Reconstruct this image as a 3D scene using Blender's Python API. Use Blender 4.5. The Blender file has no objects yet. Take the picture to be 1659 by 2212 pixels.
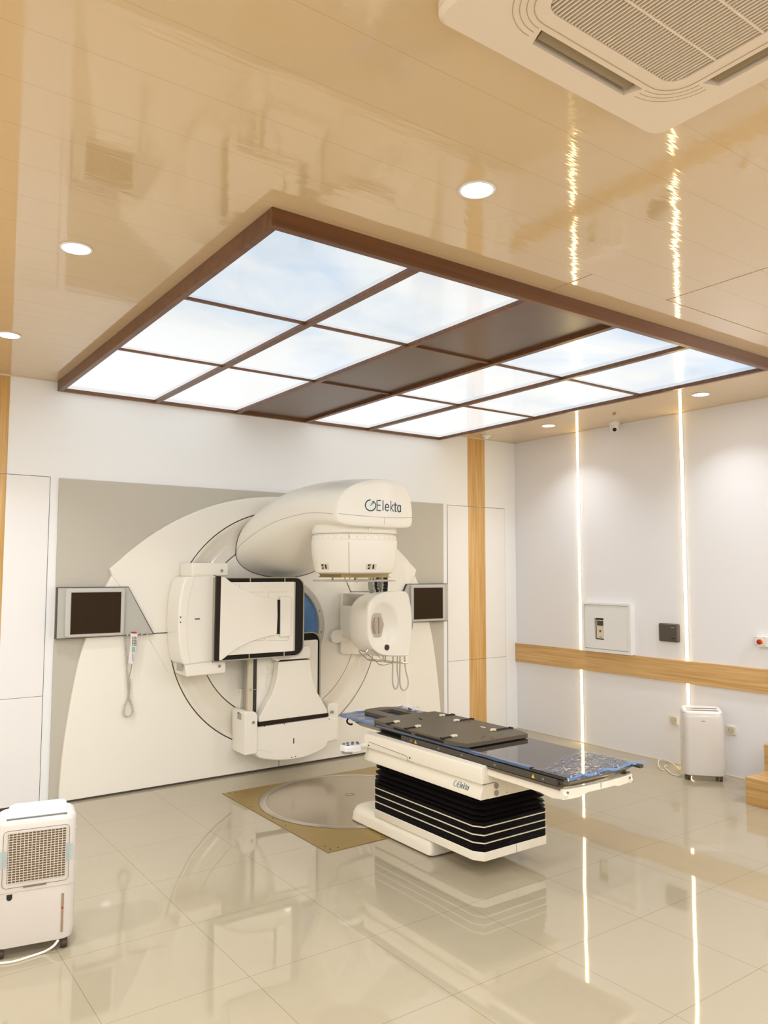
import bpy, bmesh, math, random
from mathutils import Vector, Matrix
random.seed(7)
PI = math.pi
SC = bpy.context.scene
C = SC.collection

# ------------------------------------------------------------------ camera, world, exposure
YAW, PITCH, ROLL, FPX = 0.62086, 0.07633, 0.00156, 1679.84
CAM = Vector((-6.00184, -5.96535, 1.64))
IW, IH = 1659.0, 2212.0
fw = Vector((math.sin(YAW)*math.cos(PITCH), math.cos(YAW)*math.cos(PITCH), math.sin(PITCH)))
r0 = Vector((math.cos(YAW), -math.sin(YAW), 0)); u0 = r0.cross(fw)
rt = r0*math.cos(ROLL) + u0*math.sin(ROLL); up = -r0*math.sin(ROLL) + u0*math.cos(ROLL)
cd = bpy.data.cameras.new('camera'); cam = bpy.data.objects.new('camera', cd); C.objects.link(cam)
m = Matrix((rt, up, -fw)).transposed().to_4x4(); m.translation = CAM
cam.matrix_world = m
cd.sensor_fit = 'VERTICAL'; cd.sensor_height = 36.0; cd.lens = FPX/IH*36.0; cd.clip_start = .02
SC.camera = cam
SC.view_settings.view_transform = 'Standard'; SC.view_settings.look = 'None'
SC.view_settings.gamma = 1.0; SC.view_settings.exposure = 0.92; SC.view_settings.use_curve_mapping = False
w = bpy.data.worlds.new('world'); SC.world = w; w.use_nodes = True
w.node_tree.nodes['Background'].inputs[0].default_value = (.9, .85, .8, 1)
w.node_tree.nodes['Background'].inputs[1].default_value = .05
DOWN_W = 4.6         # watts of each narrow downlight near the walls and light box
DOWN_ADDED = 16.5     # watts of each wide downlight added out of view to brighten the room
SKY_E = 0.53         # radiance of the lit sky panels
LED_E = 11.0          # radiance of the LED strips

def at(px, py, y):
    """point of the plane y = const seen at photograph pixel (px, py): used to measure outlines of parts at their own depth"""
    d = fw*FPX + rt*(px-IW/2) - up*(py-IH/2)
    return CAM + d*((y-CAM.y)/d.y)
def xz(pts, y): return [(at(a, b, y).x, at(a, b, y).z) for a, b in pts]

# ------------------------------------------------------------------ materials
MATS = {}
def mat(name, col, rough=.4, metal=0, coat=0, emis=None, estr=0, spec=.5, alpha=1, noise=0, nscale=8):
    if name in MATS: return MATS[name]
    m = bpy.data.materials.new(name); m.use_nodes = True; nt = m.node_tree; b = nt.nodes['Principled BSDF']
    b.inputs['Base Color'].default_value = (*col, 1); b.inputs['Roughness'].default_value = rough
    b.inputs['Metallic'].default_value = metal; b.inputs['Coat Weight'].default_value = coat
    b.inputs['Specular IOR Level'].default_value = spec
    b.inputs['Alpha'].default_value = alpha
    if emis: b.inputs['Emission Color'].default_value = (*emis, 1); b.inputs['Emission Strength'].default_value = estr
    if noise:
        tc = nt.nodes.new('ShaderNodeTexCoord'); n = nt.nodes.new('ShaderNodeTexNoise'); n.inputs['Scale'].default_value = nscale
        n.inputs['Detail'].default_value = 3
        mx = nt.nodes.new('ShaderNodeMixRGB'); mx.blend_type = 'MULTIPLY'; mx.inputs['Fac'].default_value = noise
        mx.inputs['Color1'].default_value = (*col, 1)
        nt.links.new(tc.outputs['Object'], n.inputs['Vector']); nt.links.new(n.outputs['Fac'], mx.inputs['Color2'])
        nt.links.new(mx.outputs[0], b.inputs['Base Color'])
    MATS[name] = m; return m
def nd(nt, t, **kw):
    n = nt.nodes.new(t)
    for k, v in kw.items():
        if k in n.inputs: n.inputs[k].default_value = v
        else: setattr(n, k, v)
    return n
def math_n(nt, op, a, b=None):
    n = nt.nodes.new('ShaderNodeMath'); n.operation = op
    for i, v in enumerate((a, b)):
        if v is None: continue
        if isinstance(v, (int, float)): n.inputs[i].default_value = v
        else: nt.links.new(v, n.inputs[i])
    return n.outputs[0]
def line_mask(nt, coord, off, pitch, half):
    """1 on thin lines at off + k*pitch"""
    a = math_n(nt, 'SUBTRACT', coord, off); a = math_n(nt, 'DIVIDE', a, pitch); a = math_n(nt, 'ADD', a, 1000.5)
    a = math_n(nt, 'FRACT', a); a = math_n(nt, 'SUBTRACT', a, .5); a = math_n(nt, 'ABSOLUTE', a)
    return math_n(nt, 'LESS_THAN', a, half/pitch)
def wood(name, axis, dark, light, scale=1.0, rough=.35):
    m = bpy.data.materials.new(name); m.use_nodes = True; nt = m.node_tree; b = nt.nodes['Principled BSDF']
    tc = nd(nt, 'ShaderNodeTexCoord'); mp = nd(nt, 'ShaderNodeMapping')
    s = [60*scale]*3; s[axis] = 1.6*scale; mp.inputs['Scale'].default_value = s
    nt.links.new(tc.outputs['Object'], mp.inputs['Vector'])
    n1 = nd(nt, 'ShaderNodeTexNoise', Scale=1.0, Detail=4.0, Distortion=.4); nt.links.new(mp.outputs[0], n1.inputs['Vector'])
    mp2 = nd(nt, 'ShaderNodeMapping'); s2 = [9*scale]*3; s2[axis] = .7*scale; mp2.inputs['Scale'].default_value = s2
    nt.links.new(tc.outputs['Object'], mp2.inputs['Vector'])
    n2 = nd(nt, 'ShaderNodeTexNoise', Scale=1.5, Detail=2.0, Distortion=.8); nt.links.new(mp2.outputs[0], n2.inputs['Vector'])
    ad = math_n(nt, 'ADD', math_n(nt, 'MULTIPLY', n1.outputs['Fac'], .65), math_n(nt, 'MULTIPLY', n2.outputs['Fac'], .35))
    r = nd(nt, 'ShaderNodeValToRGB'); nt.links.new(ad, r.inputs['Fac'])
    r.color_ramp.elements[0].position = .36; r.color_ramp.elements[0].color = (*dark, 1)
    r.color_ramp.elements[1].position = .62; r.color_ramp.elements[1].color = (*light, 1)
    nt.links.new(r.outputs[0], b.inputs['Base Color']); b.inputs['Roughness'].default_value = rough
    MATS[name] = m; return m

WALL = mat('wall_paint', (.86, .85, .87), .38)
WALLB = mat('wall_back_panel', (.92, .93, .945), .34)
DOORM = mat('door_laminate', (.90, .89, .89), .3)
CREAM = mat('machine_cream', (.93, .895, .815), .3, coat=.15)
CREAMC = mat('couch_cream', (.82, .76, .64), .3, coat=.15)
CREAM2 = mat('machine_ivory_gloss', (.88, .83, .73), .16, coat=.6)
WHITEP = mat('white_plastic', (.84, .83, .82), .3)
WHITEG = mat('white_gloss_plastic', (.68, .635, .585), .2, coat=.3)
GREYP = mat('panel_grey', (.56, .525, .45), .45)
GREYM = mat('bezel_grey', (.50, .49, .45), .35)
GREYD = mat('gap_dark', (.07, .055, .045), .6)
SEAM = mat('seam_brown', (.22, .17, .12), .6)
BLACK = mat('black_plastic', (.010, .008, .006), .4, spec=.2)
SCREEN = mat('screen_black', (.030, .016, .005), .3, spec=.15)
BELLOW = mat('bellows_fabric', (.008, .006, .006), .6, spec=.12)
STEEL = mat('steel', (.5, .46, .38), .25, metal=1)
STEELB = mat('brushed_steel', (.62, .56, .47), .22, metal=.85, noise=.25, nscale=3)
BRASS = mat('brass_plate', (.40, .27, .07), .33, metal=.55, noise=.2, nscale=2)
TAUPE = mat('board_taupe', (.10, .078, .052), .4, spec=.35)
CARBON = mat('carbon_gloss', (.022, .018, .018), .05, coat=.5)
RAILM = mat('rail_anthracite', (.06, .052, .04), .4)
IVORY = mat('ivory_plastic', (.72, .66, .50), .4)
TEAL = mat('logo_teal', (.015, .30, .27), .5)
NAVY = mat('logo_navy', (.012, .06, .11), .5)
RED = mat('red_plastic', (.45, .01, .012), .3)
YELLOW = mat('yellow_mark', (.8, .52, .02), .5)
GREEN = mat('green_mark', (.06, .35, .16), .6)
RUBBER = mat('wheel_dark', (.05, .03, .018), .5)
CORD = mat('cord_grey', (.56, .53, .48), .5)
CORDW = mat('cord_white', (.82, .78, .70), .4)
TAPE = mat('tape_blue', (.50, .62, .62), .3, alpha=.45)
BROWNF = wood('dark_wood_frame', 0, (.10, .034, .008), (.17, .062, .016), .6, .32)
BROWNP = mat('brown_panel', (.12, .062, .035), .28, noise=.2, nscale=4)
OAKV = wood('oak_vertical', 2, (.56, .31, .085), (.74, .48, .20), 1.0)
OAKH = wood('oak_horizontal', 1, (.56, .32, .11), (.76, .50, .22), 1.0)
OAKS = wood('oak_step', 1, (.46, .25, .075), (.64, .41, .17), 1.0)
ACW = mat('ceiling_unit_plastic', (.80, .67, .53), .35)
DARKG = mat('slot_brown', (.13, .09, .045), .5)
GRILLB = mat('grille_back', (.40, .28, .15), .6)

# floor: glossy cream porcelain tiles 0.583 m with thin joints
def floor_mat():
    m = bpy.data.materials.new('porcelain_tiles'); m.use_nodes = True; nt = m.node_tree; b = nt.nodes['Principled BSDF']
    tc = nd(nt, 'ShaderNodeTexCoord'); sp = nd(nt, 'ShaderNodeSeparateXYZ'); nt.links.new(tc.outputs['Object'], sp.inputs[0])
    lx = line_mask(nt, sp.outputs[0], -4.53, .583, .0016); ly = line_mask(nt, sp.outputs[1], -1.225, .583, .0016)
    ln = math_n(nt, 'MAXIMUM', lx, ly)
    n = nd(nt, 'ShaderNodeTexNoise', Scale=1.3, Detail=3.0); nt.links.new(tc.outputs['Object'], n.inputs['Vector'])
    r = nd(nt, 'ShaderNodeValToRGB'); nt.links.new(n.outputs['Fac'], r.inputs['Fac'])
    r.color_ramp.elements[0].color = (.39, .335, .235, 1); r.color_ramp.elements[1].color = (.44, .38, .27, 1)
    mx = nd(nt, 'ShaderNodeMixRGB'); nt.links.new(ln, mx.inputs['Fac']); nt.links.new(r.outputs[0], mx.inputs['Color1'])
    mx.inputs['Color2'].default_value = (.28, .23, .155, 1)
    nt.links.new(mx.outputs[0], b.inputs['Base Color'])
    b.inputs['Roughness'].default_value = .035; b.inputs['Specular IOR Level'].default_value = .75
    n2 = nd(nt, 'ShaderNodeTexNoise', Scale=2.2, Detail=1.0); nt.links.new(tc.outputs['Object'], n2.inputs['Vector'])
    bp = nd(nt, 'ShaderNodeBump', Strength=.06, Distance=.02); nt.links.new(n2.outputs['Fac'], bp.inputs['Height'])
    nt.links.new(bp.outputs[0], b.inputs['Normal'])
    return m
# ceiling: glossy cream PVC boards running along x, fine ridged waviness, thin joints
def ceil_mat():
    m = bpy.data.materials.new('ceiling_boards'); m.use_nodes = True; nt = m.node_tree; b = nt.nodes['Principled BSDF']
    tc = nd(nt, 'ShaderNodeTexCoord'); sp = nd(nt, 'ShaderNodeSeparateXYZ'); nt.links.new(tc.outputs['Object'], sp.inputs[0])
    ly = line_mask(nt, sp.outputs[1], -3.65, .243, .0013)
    mx = nd(nt, 'ShaderNodeMixRGB'); nt.links.new(ly, mx.inputs['Fac'])
    mx.inputs['Color1'].default_value = (.70, .52, .31, 1); mx.inputs['Color2'].default_value = (.575, .415, .235, 1)
    nt.links.new(mx.outputs[0], b.inputs['Base Color'])
    b.inputs['Roughness'].default_value = .05; b.inputs['Specular IOR Level'].default_value = .8; b.inputs['Coat Weight'].default_value = .45; b.inputs['Coat Roughness'].default_value = .03
    mp = nd(nt, 'ShaderNodeMapping'); mp.inputs['Scale'].default_value = (2.5, 14, 1)
    nt.links.new(tc.outputs['Object'], mp.inputs['Vector'])
    n = nd(nt, 'ShaderNodeTexNoise', Scale=1.0, Detail=2.0); nt.links.new(mp.outputs[0], n.inputs['Vector'])
    mp3 = nd(nt, 'ShaderNodeMapping'); mp3.inputs['Scale'].default_value = (6, 90, 1)
    nt.links.new(tc.outputs['Object'], mp3.inputs['Vector'])
    n3 = nd(nt, 'ShaderNodeTexNoise', Scale=1.0, Detail=1.0); nt.links.new(mp3.outputs[0], n3.inputs['Vector'])
    h = math_n(nt, 'ADD', n.outputs['Fac'], math_n(nt, 'MULTIPLY', n3.outputs['Fac'], .18))
    h = math_n(nt, 'SUBTRACT', h, math_n(nt, 'MULTIPLY', ly, .12))
    bp = nd(nt, 'ShaderNodeBump', Strength=.16, Distance=.004); nt.links.new(h, bp.inputs['Height'])
    nt.links.new(bp.outputs[0], b.inputs['Normal']); nt.links.new(bp.outputs[0], b.inputs['Coat Normal'])
    return m
def sky_mat():
    m = bpy.data.materials.new('sky_film'); m.use_nodes = True; nt = m.node_tree; b = nt.nodes['Principled BSDF']
    tc = nd(nt, 'ShaderNodeTexCoord'); mp = nd(nt, 'ShaderNodeMapping'); mp.inputs['Scale'].default_value = (.7, 1.0, 1); mp.inputs['Location'].default_value = (3.1, 1.2, 0)
    nt.links.new(tc.outputs['Object'], mp.inputs['Vector'])
    n = nd(nt, 'ShaderNodeTexNoise', Scale=1.1, Detail=6.0, Roughness=.55, Distortion=.6); nt.links.new(mp.outputs[0], n.inputs['Vector'])
    sp = nd(nt, 'ShaderNodeSeparateXYZ'); nt.links.new(tc.outputs['Object'], sp.inputs[0])
    # bluer printed sky toward the near side (y = -3.4), whiter horizon clouds at the far side
    g = math_n(nt, 'MULTIPLY', math_n(nt, 'ADD', sp.outputs[1], 3.4), .17)
    f = math_n(nt, 'ADD', math_n(nt, 'MULTIPLY', math_n(nt, 'SUBTRACT', n.outputs['Fac'], .5), 1.5), math_n(nt, 'ADD', g, .32))
    r = nd(nt, 'ShaderNodeValToRGB'); nt.links.new(f, r.inputs['Fac'])
    e = r.color_ramp.elements; e[0].position = 0; e[0].color = (.30, .50, .86, 1); e[1].position = .85; e[1].color = (.93, .96, .97, 1)
    k = e.new(.4); k.color = (.54, .72, .93, 1)
    b.inputs['Base Color'].default_value = (.03, .03, .03, 1); b.inputs['Roughness'].default_value = .10
    nt.links.new(r.outputs[0], b.inputs['Emission Color']); b.inputs['Emission Strength'].default_value = SKY_E*.85
    return m
FLOOR, CEIL, SKY = floor_mat(), ceil_mat(), sky_mat()
LEDM = mat('led_glow', (.9, .8, .5), .4, emis=(1, .76, .34), estr=LED_E)
LAMPM = mat('lamp_diffuser', (.9, .9, .9), .4, emis=(1, .98, .95), estr=14)

# ------------------------------------------------------------------ mesh helpers
ROOT_SHIFT = {}
def BM(): return bmesh.new()
def box(bm, x0, x1, y0, y1, z0, z1):
    v = [bm.verts.new((x, y, z)) for x in (min(x0, x1), max(x0, x1)) for y in (min(y0, y1), max(y0, y1)) for z in (min(z0, z1), max(z0, z1))]
    for f in ((0, 1, 3, 2), (4, 6, 7, 5), (0, 4, 5, 1), (2, 3, 7, 6), (0, 2, 6, 4), (1, 5, 7, 3)): bm.faces.new([v[i] for i in f])
    return bm
def loft(bm, secs, cap0=True, cap1=True, closed=True):
    rings = [[bm.verts.new(p) for p in s] for s in secs]; n = len(rings[0])
    for a, b in zip(rings, rings[1:]):
        for i in range(n if closed else n-1):
            j = (i+1) % n; bm.faces.new((a[i], a[j], b[j], b[i]))
    if cap0: bm.faces.new(rings[0][::-1])
    if cap1: bm.faces.new(rings[-1])
    return bm
def prism(bm, pts, a, b, plane='xz'):
    f = {'xz': lambda p, t: (p[0], t, p[1]), 'xy': lambda p, t: (p[0], p[1], t), 'yz': lambda p, t: (t, p[0], p[1])}[plane]
    return loft(bm, [[f(p, a) for p in pts], [f(p, b) for p in pts]])
def rrect(x0, x1, z0, z1, r, n=6, corners=(1, 1, 1, 1)):
    """rounded rectangle, corners order: x1z1, x0z1, x0z0, x1z0"""
    P = []
    for k, (cx, cz, sx, sz) in enumerate(((x1, z1, -1, -1), (x0, z1, 1, -1), (x0, z0, 1, 1), (x1, z0, -1, 1))):
        if not corners[k]: P.append((cx, cz)); continue
        ox, oz = cx+sx*r, cz+sz*r
        for i in range(n+1):
            a = PI/2*k + PI/2*i/n; P.append((ox+r*math.cos(a), oz+r*math.sin(a)))
    return P
def lathe(bm, prof, c, axis='z', n=64, cap0=True, cap1=True, a0=0, a1=2*PI):
    """prof: list of (r, h)"""
    secs = []
    for r, h in prof:
        s = []
        for i in range(n):
            a = 2*PI*i/n; u, v = r*math.cos(a), r*math.sin(a)
            s.append({'z': (c[0]+u, c[1]+v, c[2]+h), 'y': (c[0]+u, c[1]+h, c[2]+v), 'x': (c[0]+h, c[1]+u, c[2]+v)}[axis])
        secs.append(s)
    return loft(bm, secs, cap0, cap1)
def tube(bm, pts, r, n=8, closed=False, cap=True):
    pts = [Vector(p) for p in pts]; N = len(pts); secs = []; ref = None
    for i, p in enumerate(pts):
        if closed: t = (pts[(i+1) % N]-pts[i-1]).normalized()
        else: t = (pts[min(i+1, N-1)]-pts[max(i-1, 0)]).normalized()
        if ref is None: ref = t.orthogonal().normalized()
        ref = (ref - t*ref.dot(t))
        ref = ref.normalized() if ref.length > 1e-6 else t.orthogonal().normalized()
        b = t.cross(ref)
        secs.append([p + ref*(r*math.cos(2*PI*k/n)) + b*(r*math.sin(2*PI*k/n)) for k in range(n)])
    if closed: secs.append(secs[0])
    return loft(bm, secs, cap and not closed, cap and not closed)
def spline(pts, per=8):
    pts = [Vector(p) for p in pts]; out = []
    for i in range(len(pts)-1):
        p0 = pts[max(i-1, 0)]; p1 = pts[i]; p2 = pts[i+1]; p3 = pts[min(i+2, len(pts)-1)]
        for k in range(per):
            t = k/per
            out.append(.5*((2*p1)+(p2-p0)*t+(2*p0-5*p1+4*p2-p3)*t*t+(3*p1-p0-3*p2+p3)*t**3))
    out.append(pts[-1]); return out
def obj(name, bm, m, parent=None, bevel=0, seg=2, smooth=35, label=None, keep=False):
    bmesh.ops.recalc_face_normals(bm, faces=bm.faces[:])
    top = parent
    while top is not None and top.parent is not None: top = top.parent
    if top is not None and top.name in ROOT_SHIFT: bmesh.ops.translate(bm, verts=bm.verts[:], vec=-ROOT_SHIFT[top.name])
    me = bpy.data.meshes.new(name); bm.to_mesh(me); bm.free()
    o = bpy.data.objects.new(name, me); C.objects.link(o)
    for mm in (m if isinstance(m, (list, tuple)) else [m]): me.materials.append(mm)
    for p in me.polygons: p.use_smooth = True
    me.set_sharp_from_angle(angle=math.radians(smooth))
    if bevel:
        b = o.modifiers.new('bevel', 'BEVEL'); b.width = bevel; b.segments = seg; b.limit_method = 'ANGLE'; b.angle_limit = math.radians(40)
        b.harden_normals = False
    if parent is not None: o.parent = parent
    if label: o['label'] = label
    return o
def thing(name, label, cat, loc=(0, 0, 0), rotz=0, group=None, world=True):
    o = bpy.data.objects.new(name, None); C.objects.link(o); o.empty_display_size = .1
    o.location = loc; o.rotation_euler = (0, 0, rotz); o['label'] = label; o['category'] = cat
    if group: o['group'] = group
    if world: ROOT_SHIFT[o.name] = Vector(loc)
    return o
def tag(o, label, cat, group=None):
    o['label'] = label; o['category'] = cat
    if group: o['group'] = group
    return o
def struct(name, bm, m, parent=None, **kw):
    o = obj(name, bm, m, parent, **kw)
    if parent is None: o['kind'] = 'structure'
    return o
def cut(o, cbm):
    """subtract a closed mesh (same coordinates as the object's mesh) from an object"""
    bmesh.ops.recalc_face_normals(cbm, faces=cbm.faces[:])
    me = bpy.data.meshes.new('tmp'); cbm.to_mesh(me); cbm.free()
    c = bpy.data.objects.new('tmp', me); C.objects.link(c)
    c.matrix_world = Matrix.Identity(4)
    par = o.parent; o.parent = None
    mods = [(mm.width, mm.segments) for mm in o.modifiers if mm.type == 'BEVEL']
    for mm in list(o.modifiers): o.modifiers.remove(mm)
    b = o.modifiers.new('b', 'BOOLEAN'); b.operation = 'DIFFERENCE'; b.solver = 'EXACT'; b.object = c
    dg = bpy.context.evaluated_depsgraph_get(); dg.update()
    nm = bpy.data.meshes.new_from_object(o.evaluated_get(dg)); o.modifiers.clear(); o.data = nm
    bpy.data.objects.remove(c)
    for p in nm.polygons: p.use_smooth = True
    nm.set_sharp_from_angle(angle=math.radians(30))
    for wd, sg in mods:
        bb = o.modifiers.new('bevel', 'BEVEL'); bb.width = wd; bb.segments = sg; bb.limit_method = 'ANGLE'; bb.angle_limit = math.radians(40)
    o.parent = par
def shift_of(o):
    while o.parent is not None: o = o.parent
    return ROOT_SHIFT.get(o.name, Vector((0, 0, 0)))
def cutw(o, cbm):
    bmesh.ops.translate(cbm, verts=cbm.verts[:], vec=-shift_of(o)); cut(o, cbm)
def dup(root):
    r = root.copy(); C.objects.link(r)
    for ch in root.children:
        c = ch.copy(); C.objects.link(c); c.parent = r
        for g in ch.children:
            d = g.copy(); C.objects.link(d); d.parent = c
    return r
def text_bm(s, size, xf, thick=.0015):
    """lettering as a mesh; xf maps flat (u, v) to a point"""
    cu = bpy.data.curves.new('t', 'FONT'); cu.body = s; cu.size = size; cu.resolution_u = 3
    o = bpy.data.objects.new('t', cu); C.objects.link(o)
    dg = bpy.context.evaluated_depsgraph_get(); dg.update()
    me = bpy.data.meshes.new_from_object(o.evaluated_get(dg)); bpy.data.objects.remove(o)
    bm = BM(); bm.from_mesh(me); bpy.data.meshes.remove(me)
    wd = max(v.co.x for v in bm.verts)
    for v in bm.verts: v.co = xf(v.co.x, v.co.y)
    return bm, wd

def strokes_bm(xf, r):
    '''the maker's name in a light rounded sans, cap height 1, drawn with round strokes; xf maps flat (u, v) to a point'''
    def arc(cx, cy, rx, ry, a0, a1, n=14): return [(cx+rx*math.cos(math.radians(a0+(a1-a0)*i/n)), cy+ry*math.sin(math.radians(a0+(a1-a0)*i/n))) for i in range(n+1)]
    S = [[(.56, 1), (.06, 1), (.06, 0), (.56, 0)], [(.06, .53), (.50, .53)], [(.86, 1.05), (.86, 0)],
         [(1.16, .37), (1.68, .37)]+arc(1.42, .35, .26, .34, 5, 320, 20), [(1.98, 1.05), (1.98, 0)], [(2.38, .68), (2.00, .36), (2.42, 0)],
         [(2.68, .92), (2.68, .18)]+arc(2.82, .16, .14, .16, 190, 290, 6), [(2.55, .68), (2.95, .68)],
         arc(3.36, .34, .26, .34, 0, 360, 22), [(3.63, .69), (3.63, 0)]]
    bm = BM()
    for s in S:
        d = []
        for a, b in zip(s, s[1:]):
            for k in range(3): d.append((a[0]+(b[0]-a[0])*k/3, a[1]+(b[1]-a[1])*k/3))
        d.append(s[-1])
        tube(bm, [xf(u, v) for u, v in d], r, 6)
    return bm
H = 3.0267
CX = -2.836          # machine centre line
ZI = 1.165           # rotation axis height
YI = -1.162          # isocentre distance from the back wall
XL, YF = -7.6, -8.6  # left wall and the wall behind the photographer

# ------------------------------------------------------------------ room shell
struct('floor', box(BM(), XL-.15, .15, YF-.15, .15, -.12, 0), FLOOR)
struct('ceiling', box(BM(), XL-.15, .15, YF-.15, .15, H, H+.12), CEIL)
struct('wall_back', box(BM(), XL-.15, .15, 0, .12, 0, H), WALLB)
struct('wall_right', box(BM(), 0, .12, YF, 0, 0, H), WALL)
struct('wall_left', box(BM(), XL-.12, XL, YF, 0, 0, H), WALL)
struct('wall_front', box(BM(), XL, 0, YF-.12, YF, 0, H), WALL)
# thin pale joint strip where walls meet the ceiling
bm = BM(); box(bm, XL, 0, -.006, 0, H-.008, H); box(bm, -.006, 0, YF, -.006, H-.008, H); struct('trim_1', bm, mat('joint_cream', (.78, .70, .56), .4))
bm = BM(); box(bm, -.006, 0, YF, -.006, 0, .008); struct('baseboard_right', bm, mat('joint_cream', (.78, .70, .56), .4))
# oak strips on the back wall, above the flush doors
bm = BM(); box(bm, -5.33, -5.0, -.004, 0, 2.325, H-.008); box(bm, -5.33, -5.0, -.004, 0, 0, .02); struct('trim_2', bm, OAKV)
bm = BM(); box(bm, -.678, -.444, -.004, 0, 2.312, H-.008); struct('trim_3', bm, OAKV)
def door(name, x0, x1, ztop, zmid, s0, s1):
    g = BM(); box(g, x0-.004, x1+.004, -.0012, 0, 0, ztop+.004)
    d = struct(name, g, GREYD)
    for n_, za, zb in (('door_leaf', zmid+.0015, ztop), ('lower_panel', .02, zmid-.0015)):
        bm = BM(); 
        for a, b in ((x0, s0), (s1, x1)):
            if b-a > .01: box(bm, a, b, -.004, -.0012, za, zb)
        lf = struct(n_, bm, DOORM, d)
        bm = BM(); box(bm, s0, s1, -.004, -.0012, za, zb); struct('oak_inlay', bm, OAKV, lf)
    return d
door('door_1', -5.95, -4.713, 2.318, .755, -5.33, -5.0)
door('door_2', -.955, -.163, 2.305, .752, -.678, -.444)
# dark gap along the foot of the back wall
bm = BM(); box(bm, -5.95, -4.66, -.002, 0, 0, .012); struct('baseboard_back', bm, GREYD)
# access hatches of the ceiling beside the light box
def hatch(x0, x1, y0, y1):
    g = BM(); t = .003
    for a in ((x0, x1, y0, y0+t), (x0, x1, y1-t, y1), (x0, x0+t, y0, y1), (x1-t, x1, y0, y1)): box(g, *a, H-.0015, H)
    return g
struct('trim_4', hatch(-2.57, -1.2, -4.75, -3.645), mat('hatch_edge', (.48, .36, .21), .5))
bm = BM(); box(bm, -3.156, -3.152, -3.655, -3.39, H-.0015, H); struct('trim_5', bm, MATS['hatch_edge'])

# oak rail on the right wall
bm = BM(); box(bm, -.022, 0, YF+.4, -.0, .697, .885); o = obj('handrail_board', bm, OAKH, bevel=.002)
tag(o, 'long oak veneer board fixed horizontally along the right wall at waist height', 'wall board')
# LED strips on the right wall
def led_strip(wx, y, lb):
    q = -1 if wx > -1 else 1
    t = thing('led_strip', lb, 'light strip', (wx, y, 0), group='LED strips on the side walls')
    for z0, z1 in (((.012, .697), (.885, H-.002)) if q < 0 else ((.012, H-.002),)):
        bm = BM(); box(bm, wx+q*.004, wx, y-.016, y+.016, z0, z1); ch = obj('aluminium_channel', bm, WHITEP, t)
        bm = BM(); box(bm, wx+q*.007, wx+q*.0035, y-.0115, y+.0115, z0, z1); obj('light_diffuser', bm, LEDM, ch)
for nm, y in (('left', -.872), ('right', -2.021)):
    lb = 'vertical warm LED strip nearer the room corner, beside the white cabinet' if nm == 'left' else 'vertical warm LED strip right of the dark grey box, ending behind the white air conditioner'
    led_strip(0, y, lb)
for y in (-4.32, -5.47, -6.62): led_strip(0, y, 'vertical warm LED strip added out of view on the right wall for side light')  # extra strips, added out of view to throw warm light sideways
for y in (-1.2, -3.0, -4.8, -6.6): led_strip(XL, y, 'vertical warm LED strip added out of view on the left wall for side light')  # unseen strips added here too, to light the upright surfaces

# ------------------------------------------------------------------ sky light box in the ceiling
def sky_box():
    x0, x1, y0, y1, zb = -4.683, -1.05, -3.385, -.004, 2.953
    t = thing('sky_light_box', 'dark wood framed ceiling light box with glowing cloudy sky panels', 'ceiling light', ((x0+x1)/2, -1.7, zb))
    f = .034
    bm = BM()
    for a in ((x0, x1, y0, y0+f), (x0, x1, y1-f, y1), (x0, x0+f, y0+f, y1-f), (x1-f, x1, y0+f, y1-f)): box(bm, *a, zb, H)
    obj('outer_frame', bm, BROWNF, t, bevel=.002)
    xs = [x0+f]; 
    xd = [-3.955, -3.265, -2.60, -1.93]
    yd = [-2.385, -1.31]
    for x in xd:
        bm = BM(); box(bm, x-.019, x+.019, y0+f, y1-f, zb+.002, H-.02); obj('long_divider', bm, BROWNF, t, bevel=.0015)
    edges = [x0+f] + xd + [x1-f]
    ys = [y0+f] + yd + [y1-f]
    for i in range(5):
        for y in yd:
            bm = BM(); a = edges[i]+(.019 if i else 0); b = edges[i+1]-(.019 if i < 4 else 0)
            box(bm, a, b, y-.011, y+.011, zb+.012, H-.02); obj('short_divider', bm, BROWNF, t, bevel=.001)
        for j in range(3):
            a = edges[i]+(.019 if i else 0); b = edges[i+1]-(.019 if i < 4 else 0)
            bm = BM(); box(bm, a, b, ys[j]+(.011 if j else 0), ys[j+1]-(.011 if j < 2 else 0), H-.05, H-.04)
            if i == 2: obj('brown_panel', bm, BROWNP, t, label='unlit dark brown panel')
            else: obj('sky_panel', bm, SKY, t)
sky_box()

# ------------------------------------------------------------------ recessed downlights
def downlight(x, y, label, watts=DOWN_W, spread=110):
    t = thing('downlight', label, 'ceiling light', (x, y, H), group='round recessed downlights')
    bm = BM(); lathe(bm, [(.066, 0), (.068, -.004), (.058, -.006), (.056, -.001)], (x, y, H), n=40, cap0=False, cap1=False)
    obj('trim_ring', bm, WHITEP, t)
    bm = BM(); lathe(bm, [(.057, -.001), (.055, -.0035)], (x, y, H), n=40); obj('light_diffuser', bm, LAMPM, t)
    l = bpy.data.lights.new('downlight_lamp', 'AREA'); l.shape = 'DISK'; l.size = .105; l.energy = watts; l.color = (.90, .95, 1.0); l.spread = math.radians(spread)
    o = bpy.data.objects.new('downlight_lamp', l); C.objects.link(o); o.location = (0, 0, -.008); o.parent = t
for x, y, lb in ((-4.14, -3.94, 'round lit downlight right in front of the light box, left of the ceiling air conditioner'),
                 (-5.19, -2.55, 'round lit downlight left of the light box, the nearer of the two on that side'),
                 (-5.19, -1.03, 'round lit downlight cut by the left picture edge, nearest the left oak strip'),
                 (-.48, -.93, 'small round lit downlight by the room corner, left of the dome camera'),
                 (-.50, -2.53, 'round lit downlight near the right wall, right of the dome camera')):
    downlight(x, y, lb, 2.2 if x > -1 else DOWN_W)
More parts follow.
